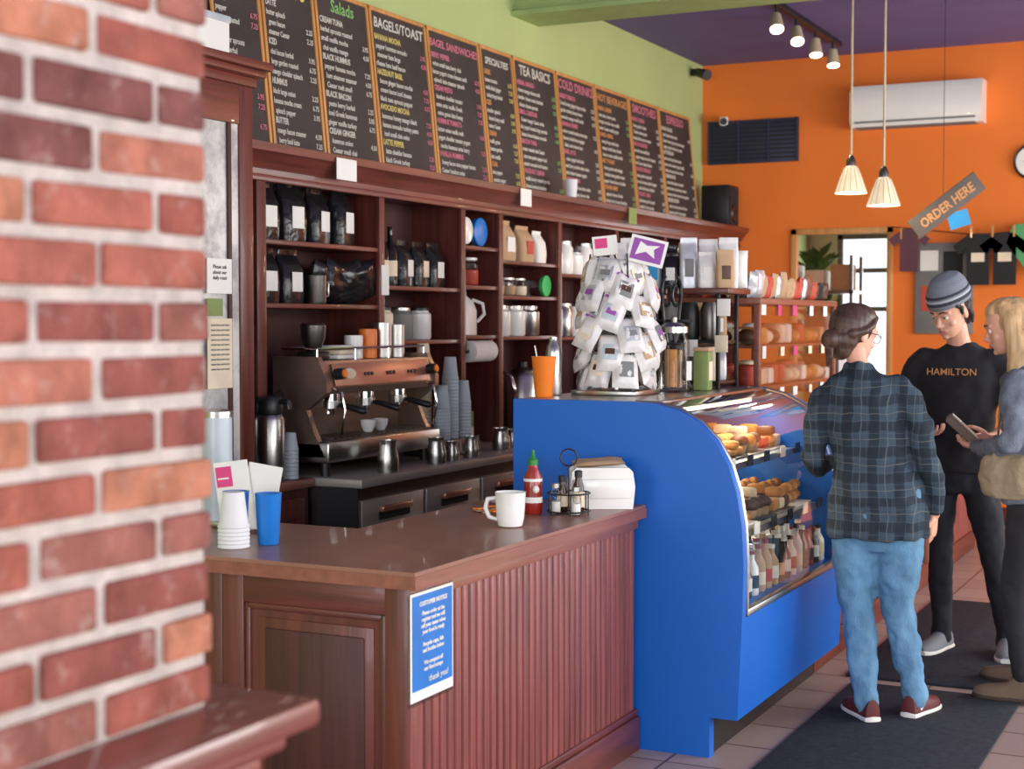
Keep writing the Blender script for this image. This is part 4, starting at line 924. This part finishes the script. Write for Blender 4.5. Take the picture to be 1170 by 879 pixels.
b.tube([(-.08,-.01,1.38),(-.09,.005,1.44),(-.10,.012,1.49)],[.046,.041,.042],SK1,14);b.tube([(.218,.05,.88),(.214,.075,.82)],[.026,.024],SK1,10);b.tube([(-.22,.18,1.01),(-.19,.24,1.02)],[.026,.023],SK1,10)
soft(b.done(w,False,False),.006,3)
Mh=head(w,(-.105,.03,1.552),42,14,SK1,.97)
HB=mat('hair_brown',(72,50,40),.45,0,.45,45,.18,120,(1,1,.15))
b=MB('hair');b.M=Mh
b.ball((0,-.024,.025),(.086,.100,.098),HB,22);b.ball((0,.006,.072),(.075,.084,.056),HB,18);b.ball((0,-.055,-.035),(.072,.058,.070),HB,16);b.ball((0,-.055,-.08),(.052,.040,.05),HB,14)
b.ball((0,-.122,-.055),(.042,.036,.044),HB,16);b.torus((0,0,0),.026,.013,HB,M=frame((0,-.135,-.055),(1,0,0),(0,0,1)),seg=18)
b.tube([(0,-.12,-.09),(.01,-.12,-.13),(.0,-.11,-.17)],[(.024,.014),(.020,.012),(.008,.004)],HB,8)
for q in (-1,1): b.tube([(q*.055,.052,.075),(q*.078,.018,.035),(q*.080,-.02,.005),(q*.062,-.07,-.02)],[.014,.016,.018,.02],HB,8)
soft(b.done(w,False,False),.0045,3)
b=MB('glasses');b.M=Mh
for q in (-1,1):
    b.torus((0,0,0),.021,.0018,M_BLACK,M=frame((q*.032,.104,.0),(1,0,0),(0,0,1)),seg=20);b.tube([(q*.053,.102,.004),(q*.077,.06,.006),(q*.080,-.005,.004)],.0018,M_BLACK,6)
b.tube([(-.011,.105,.003),(.011,.105,.003)],.0016,M_BLACK,6);b.done(w,False)
hand(w,'hand_right',(.214,.075,.82),(-.05,.12,-1),(-1,.3,-.05),-1,.55,SK1,.95)
hand(w,'hand_left',(-.19,.24,1.02),(.45,.9,.1),(.5,-.2,-.6),1,.4,SK1,.95)
b=MB('wallet');b.box((.184,.075,.71),(.024,.09,.17),M_LEATHER,.006);b.done(w,False)
M_SHM=mat('shoe_maroon',(96,34,36),.6);M_SOLE=mat('sole_white',(226,222,214),.6)
shoe(w,-.036,-.08,-28,.25,M_SHM,M_SOLE,'shoe_left',None,.06);shoe(w,.15,.03,25,.25,M_SHM,M_SOLE,'shoe_right',None,.06)
b=MB('socks');
b.tube([(-.036,-.085,.05),(-.036,-.085,.10)],.034,M_PAPER,12);b.tube([(.15,.022,.05),(.15,.022,.10)],.034,M_PAPER,12);b.done(w,False)
# --- man with beanie
M_TB=mat('tshirt_black',(32,32,36),.9,0,.15,8);M_JB=mat('jeans_black',(28,30,38),.85,0,.2,8)
g=root('man_in_beanie',-1.30,7.46,183)
b=MB('tshirt')
b.loft([(0,0,.875,.172,.118),(0,0,.95,.168,.118),(0,.0,1.07,.162,.112),(0,.005,1.2,.178,.118),(0,.005,1.32,.195,.122),(0,0,1.40,.188,.112),(0,-.01,1.455,.135,.085),(0,-.008,1.485,.075,.066),(0,-.006,1.497,.066,.062)],M_TB,28,2.4)
for q in (-1,1): b.tube([(q*.16,0,1.41),(q*.20,0,1.38),(q*.235,.01,1.28),(q*.25,.02,1.22)],[.07,.07,.066,.064],M_TB,14)
soft(b.done(g,False,False),.011,4,.025,.10)
b=MB('trousers')
b.loft([(0,0,1.0,.14,.1),(0,-.005,.93,.16,.115),(0,-.01,.85,.165,.12),(0,0,.78,.14,.1)],M_JB,24)
b.tube([(.085,0,.87),(.09,.01,.7),(.085,.02,.52),(.08,.02,.45),(.08,.0,.3),(.078,-.01,.13),(.078,-.01,.07)],[.092,.082,.064,.058,.058,.046,.05],M_JB,16)
b.tube([(-.085,0,.87),(-.125,.01,.7),(-.165,.02,.52),(-.175,.02,.45),(-.20,.0,.3),(-.225,-.02,.13),(-.225,-.02,.07)],[.092,.082,.064,.058,.058,.046,.05],M_JB,16)
soft(b.done(g,False,False),.011,4,.016,.07)
b=MB('neck_and_arms')
b.tube([(0,-.01,1.45),(.01,.02,1.52),(.015,.045,1.58)],[.06,.054,.052],SK2,14)
b.tube([(.24,.01,1.26),(.26,.03,1.16),(.235,.1,1.10),(.15,.24,1.085),(.115,.28,1.085)],[.045,.042,.041,.03,.026],SK2,12)
b.tube([(-.24,.01,1.26),(-.27,.03,1.16),(-.26,.1,1.10),(-.20,.22,1.06),(-.18,.26,1.06)],[.045,.042,.041,.03,.026],SK2,12)
soft(b.done(g,False,False),.007,3)
Mh=head(g,(.03,.08,1.652),26,24,SK2,1.03,(176,104,94))
HD=mat('hair_dark',(44,34,32),.6,0,.3,30,.3,90)
b=MB('hair');b.M=Mh
b.ball((0,-.030,.0),(.082,.080,.085),HD,18);b.ball((0,-.06,-.05),(.062,.045,.05),HD,14)
for q in (-1,1):
    b.tube([(q*.070,.040,.045),(q*.078,.018,.020),(q*.076,.012,-.010)],[.012,.012,.006],HD,8)
    b.tube([(q*.070,-.03,.02),(q*.078,-.035,-.03),(q*.070,-.04,-.075)],[.016,.018,.008],HD,8)
soft(b.done(g,False,False),.0045,2,.008,.02)
BEAN=stripes('beanie_knit',(128,132,142),[(2,110,.0,.4,(104,108,116),.5)],wob=0)
b=MB('beanie');b.M=Mh
b.loft([(0,-.008,.035,.088,.110),(0,-.009,.05,.093,.115),(0,-.010,.085,.092,.114),(0,-.012,.095,.090,.110),(0,-.016,.13,.080,.097),(0,-.02,.160,.060,.072),(0,-.022,.178,.02,.025)],BEAN,28)
soft(b.done(g,False,False),.005,3)
b=MB('beanie_bands');b.M=Mh
M_BD=mat('beanie_dark_band',(54,56,66),.9);M_BL=mat('beanie_light_band',(176,178,184),.9)
b.loft([(0,-.010,.055,.0925,.1145),(0,-.010,.057,.0945,.1165),(0,-.010,.068,.0945,.1165),(0,-.010,.070,.0925,.1145)],M_BD,32)
b.loft([(0,-.010,.073,.0925,.1145),(0,-.010,.075,.0942,.1162),(0,-.010,.080,.0942,.1162),(0,-.010,.082,.0925,.1145)],M_BL,32)
b.loft([(0,-.0115,.088,.0900,.1118),(0,-.0115,.090,.0925,.1140),(0,-.013,.099,.0905,.1115),(0,-.013,.101,.087,.107)],M_BD,32)
b.done(g,False)
hand(g,'hand_right',(.115,.28,1.085),(-.9,.5,-.05),(-.1,.1,1),1,.5,SK2)
hand(g,'hand_left',(-.18,.26,1.06),(.5,.8,-.1),(.7,-.3,.3),-1,.5,SK2)
M_SHG=mat('shoe_grey',(120,122,128),.7)
shoe(g,.078,.0,12,.29,M_SHG,M_SOLE,'shoe_right',M_PAPER);shoe(g,-.225,-.01,-12,.29,M_SHG,M_SOLE,'shoe_left',M_PAPER)
tx_=bpy.data.curves.new('shirt_print','FONT');tx_.body='HAMILTON';tx_.size=.046;tx_.align_x='CENTER';tx_.offset=.0004;tx_.materials.append(CHALK['orange'])
o=bpy.data.objects.new('shirt_print',tx_);sc.collection.objects.link(o);o.parent=g;o.matrix_basis=Matrix.Translation((.01,.140,1.345))@Matrix.Rotation(math.pi,4,'Z')@Matrix.Rotation(math.radians(84),4,'X')
# --- woman with blonde hair
M_CARDI=mat('cardigan_grey',(112,120,132),.9,0,.3,14,.5,120,spec=.2);M_PB=mat('trousers_black',(34,34,40),.85,0,.15);M_KH=mat('canvas_khaki',(158,140,112),.9,0,.12,8,.3,100)
f=root('woman_with_blonde_hair',-.845,6.68,-80)
b=MB('cardigan')
b.loft([(0,0,.84,.175,.135),(0,0,.95,.17,.13),(0,.0,1.06,.155,.118),(0,.012,1.18,.162,.125),(0,.03,1.28,.172,.12),(0,.035,1.36,.16,.10),(0,.035,1.41,.10,.075),(0,.04,1.435,.06,.058)],M_CARDI,28,2.4)
b.tube([(-.13,.035,1.34),(-.17,.035,1.31),(-.205,.03,1.18),(-.205,.05,1.10),(-.13,.14,1.065),(-.02,.235,1.06),(.0,.25,1.06)],[.066,.064,.052,.05,.044,.034,.033],M_CARDI,14)
b.tube([(.13,.035,1.34),(.17,.035,1.31),(.21,.03,1.18),(.22,.06,1.09),(.24,.16,1.06),(.255,.25,1.065)],[.066,.064,.052,.05,.042,.034],M_CARDI,14)
soft(b.done(f,False,False),.010,3,.034,.07)
b=MB('trousers')
b.loft([(0,0,.98,.14,.1),(0,-.01,.88,.165,.125),(0,-.015,.80,.17,.13),(0,0,.72,.13,.095)],M_PB,24)
b.tube([(-.085,0,.80),(-.095,.02,.64),(-.105,.05,.48),(-.108,.05,.42),(-.115,.03,.28),(-.125,.01,.12)],[.094,.08,.06,.055,.055,.04],M_PB,16)
b.tube([(.085,0,.80),(.11,.04,.64),(.14,.08,.48),(.145,.08,.42),(.17,.09,.28),(.19,.1,.12)],[.094,.08,.06,.055,.055,.04],M_PB,16)
soft(b.done(f,False,False),.011,4,.014,.07)
b=MB('neck_and_arms')
b.tube([(0,.04,1.40),(0,.07,1.45),(0,.09,1.51)],[.05,.046,.045],SK1,14)
b.tube([(-.015,.24,1.06),(.03,.275,1.06)],[.026,.023],SK1,10);b.tube([(.253,.24,1.065),(.258,.28,1.07)],[.026,.023],SK1,10)
soft(b.done(f,False,False),.006,3)
Mh=head(f,(0,.125,1.58),-14,16,SK1,.97,(196,104,100),(70,90,110))
HL=mat('hair_blonde',(198,162,116),.45,0,.4,45,.2,120,(1,1,.1))
Mu=Matrix.Translation((0,.125,1.58))@Matrix.Rotation(math.radians(14),4,'Z')@Matrix.Scale(.97,4)
b=MB('hair');b.M=Mh
b.ball((0,-.024,.025),(.086,.100,.100),HL,20);b.ball((0,.004,.074),(.074,.084,.056),HL,18)
b.M=Mu
b.ball((0,-.06,-.04),(.072,.055,.09),HL,14)
for q in (-1,1):
    b.tube([(q*.06,.02,.07),(q*.080,-.01,.02),(q*.084,-.03,-.06),(q*.088,-.045,-.15),(q*.095,-.04,-.25),(q*.095,-.03,-.34),(q*.088,-.02,-.42)],[(.02,.03),(.016,.035),(.018,.042),(.022,.046),(.024,.046),(.02,.036),(.006,.012)],HL,12)
    b.tube([(q*.03,-.08,.05),(q*.05,-.10,-.05),(q*.055,-.10,-.16),(q*.06,-.10,-.28),(q*.05,-.09,-.38)],[(.04,.02),(.045,.03),(.05,.03),(.045,.03),(.01,.01)],HL,12)
    for k in range(4): b.tube([(q*.085,-.01-.02*k,-.02),(q*(.092+.004*(k%2)),-.01-.022*k,-.16),(q*(.105+.004*k),-.012-.018*k,-.30),(q*.095,.0-.018*k,-.43+.02*k)],[.007,.009,.008,.003],HL,8)
soft(b.done(f,False,False),.0055,2,.004,.03)
hand(f,'hand_left',(.03,.275,1.06),(.8,.6,.0),(.1,.1,1),-1,.35,SK1,.93)
hand(f,'hand_right',(.258,.28,1.07),(-.15,1,-.1),(-.8,0,.6),1,.5,SK1,.93)
b=MB('notebook');b.M=T(.19,.395,1.118,.35)@Matrix.Rotation(.75,4,'X')
b.box((0,0,0),(.21,.16,.035),mat('pouch_taupe',(130,116,106),.8),.008);b.box((0,0,.020),(.20,.15,.006),mat('notebook_cover',(150,132,118),.7),.002);b.box((-.05,.05,.025),(.07,.05,.004),M_PAPER,.001);b.done(f,False)
b=MB('shoulder_bag')
b.loft([(-.13,.07,.86,.045,.08),(-.135,.075,.89,.06,.11),(-.14,.075,.97,.06,.12),(-.135,.065,1.03,.045,.11),(-.13,.065,1.05,.02,.10)],M_KH,20,3)
b.tube([(-.16,.13,1.03),(-.16,.11,1.15),(-.10,.12,1.33),(0,.06,1.445)],[(.018,.004)]*4,M_KH,8)
soft(b.done(f,False,False),.007,3,.022,.05)
M_BOOT=mat('boot_suede',(112,92,74),.8);M_SOLB=mat('sole_brown',(60,44,36),.7)
shoe(f,-.125,.02,-6,.26,M_BOOT,M_SOLB,'boot_left',M_CARD,.12);shoe(f,.19,.11,8,.26,M_BOOT,M_SOLB,'boot_right',M_CARD,.12)
# ------------------------------------------------------------------ lighting
W=bpy.data.worlds.new('World');sc.world=W;W.use_nodes=True
bg=W.node_tree.nodes['Background'];bg.inputs[0].default_value=(.88,.94,1,1);bg.inputs[1].default_value=1.9
def area(name,loc,dirv,sx,sy,e,col):
    l=bpy.data.lights.new(name,'AREA');l.shape='RECTANGLE';l.size=sx;l.size_y=sy;l.energy=e;l.color=col
    o=bpy.data.objects.new(name,l);o.location=loc;o.rotation_euler=V(dirv).to_track_quat('-Z','Z').to_euler();sc.collection.objects.link(o);return o
area('storefront_daylight',(-.6,FY+.05,1.9),(0,1,-.05),6,2.4,290,(.97,.97,1))
area('side_window_daylight',(RX-.05,3.4,1.9),(-1,.1,-.1),2.3,6,180,(.99,.98,1))
area('side_window_daylight_rear',(RX-.05,9.0,1.9),(-1,-.1,.0),2.3,5,340,(1,.98,.95))
area('backroom_daylight',(-2.5,BY+3.3,1.8),(0,-1,0),2.8,1.6,50,(.95,1,.95))
area('display_case_tube',(-2.0,5.96,1.22),(.1,0,-1),.05,1.3,6,(1,.86,.66))
area('display_case_fill_low',(-2.0,5.96,.765),(.4,0,-1),.05,1.3,1.8,(1,.86,.66))  # added fill lamp to brighten the lower shelf, no fixture there
area('display_case_fill_mid',(-2.1,5.96,1.01),(.5,0,-1),.05,1.3,3,(1,.86,.66))  # added fill lamp for the middle shelf, not a real tube
# ------------------------------------------------------------------ camera
c=bpy.data.cameras.new('camera');co=bpy.data.objects.new('camera',c);sc.collection.objects.link(co)
co.location=(0,0,1.6);co.rotation_euler=(math.radians(90-2.4),0,math.radians(26.4));c.lens=53.2;c.sensor_width=36;c.clip_start=.05
c.dof.use_dof=True;c.dof.focus_distance=5.6;c.dof.aperture_fstop=4.0
sc.camera=co
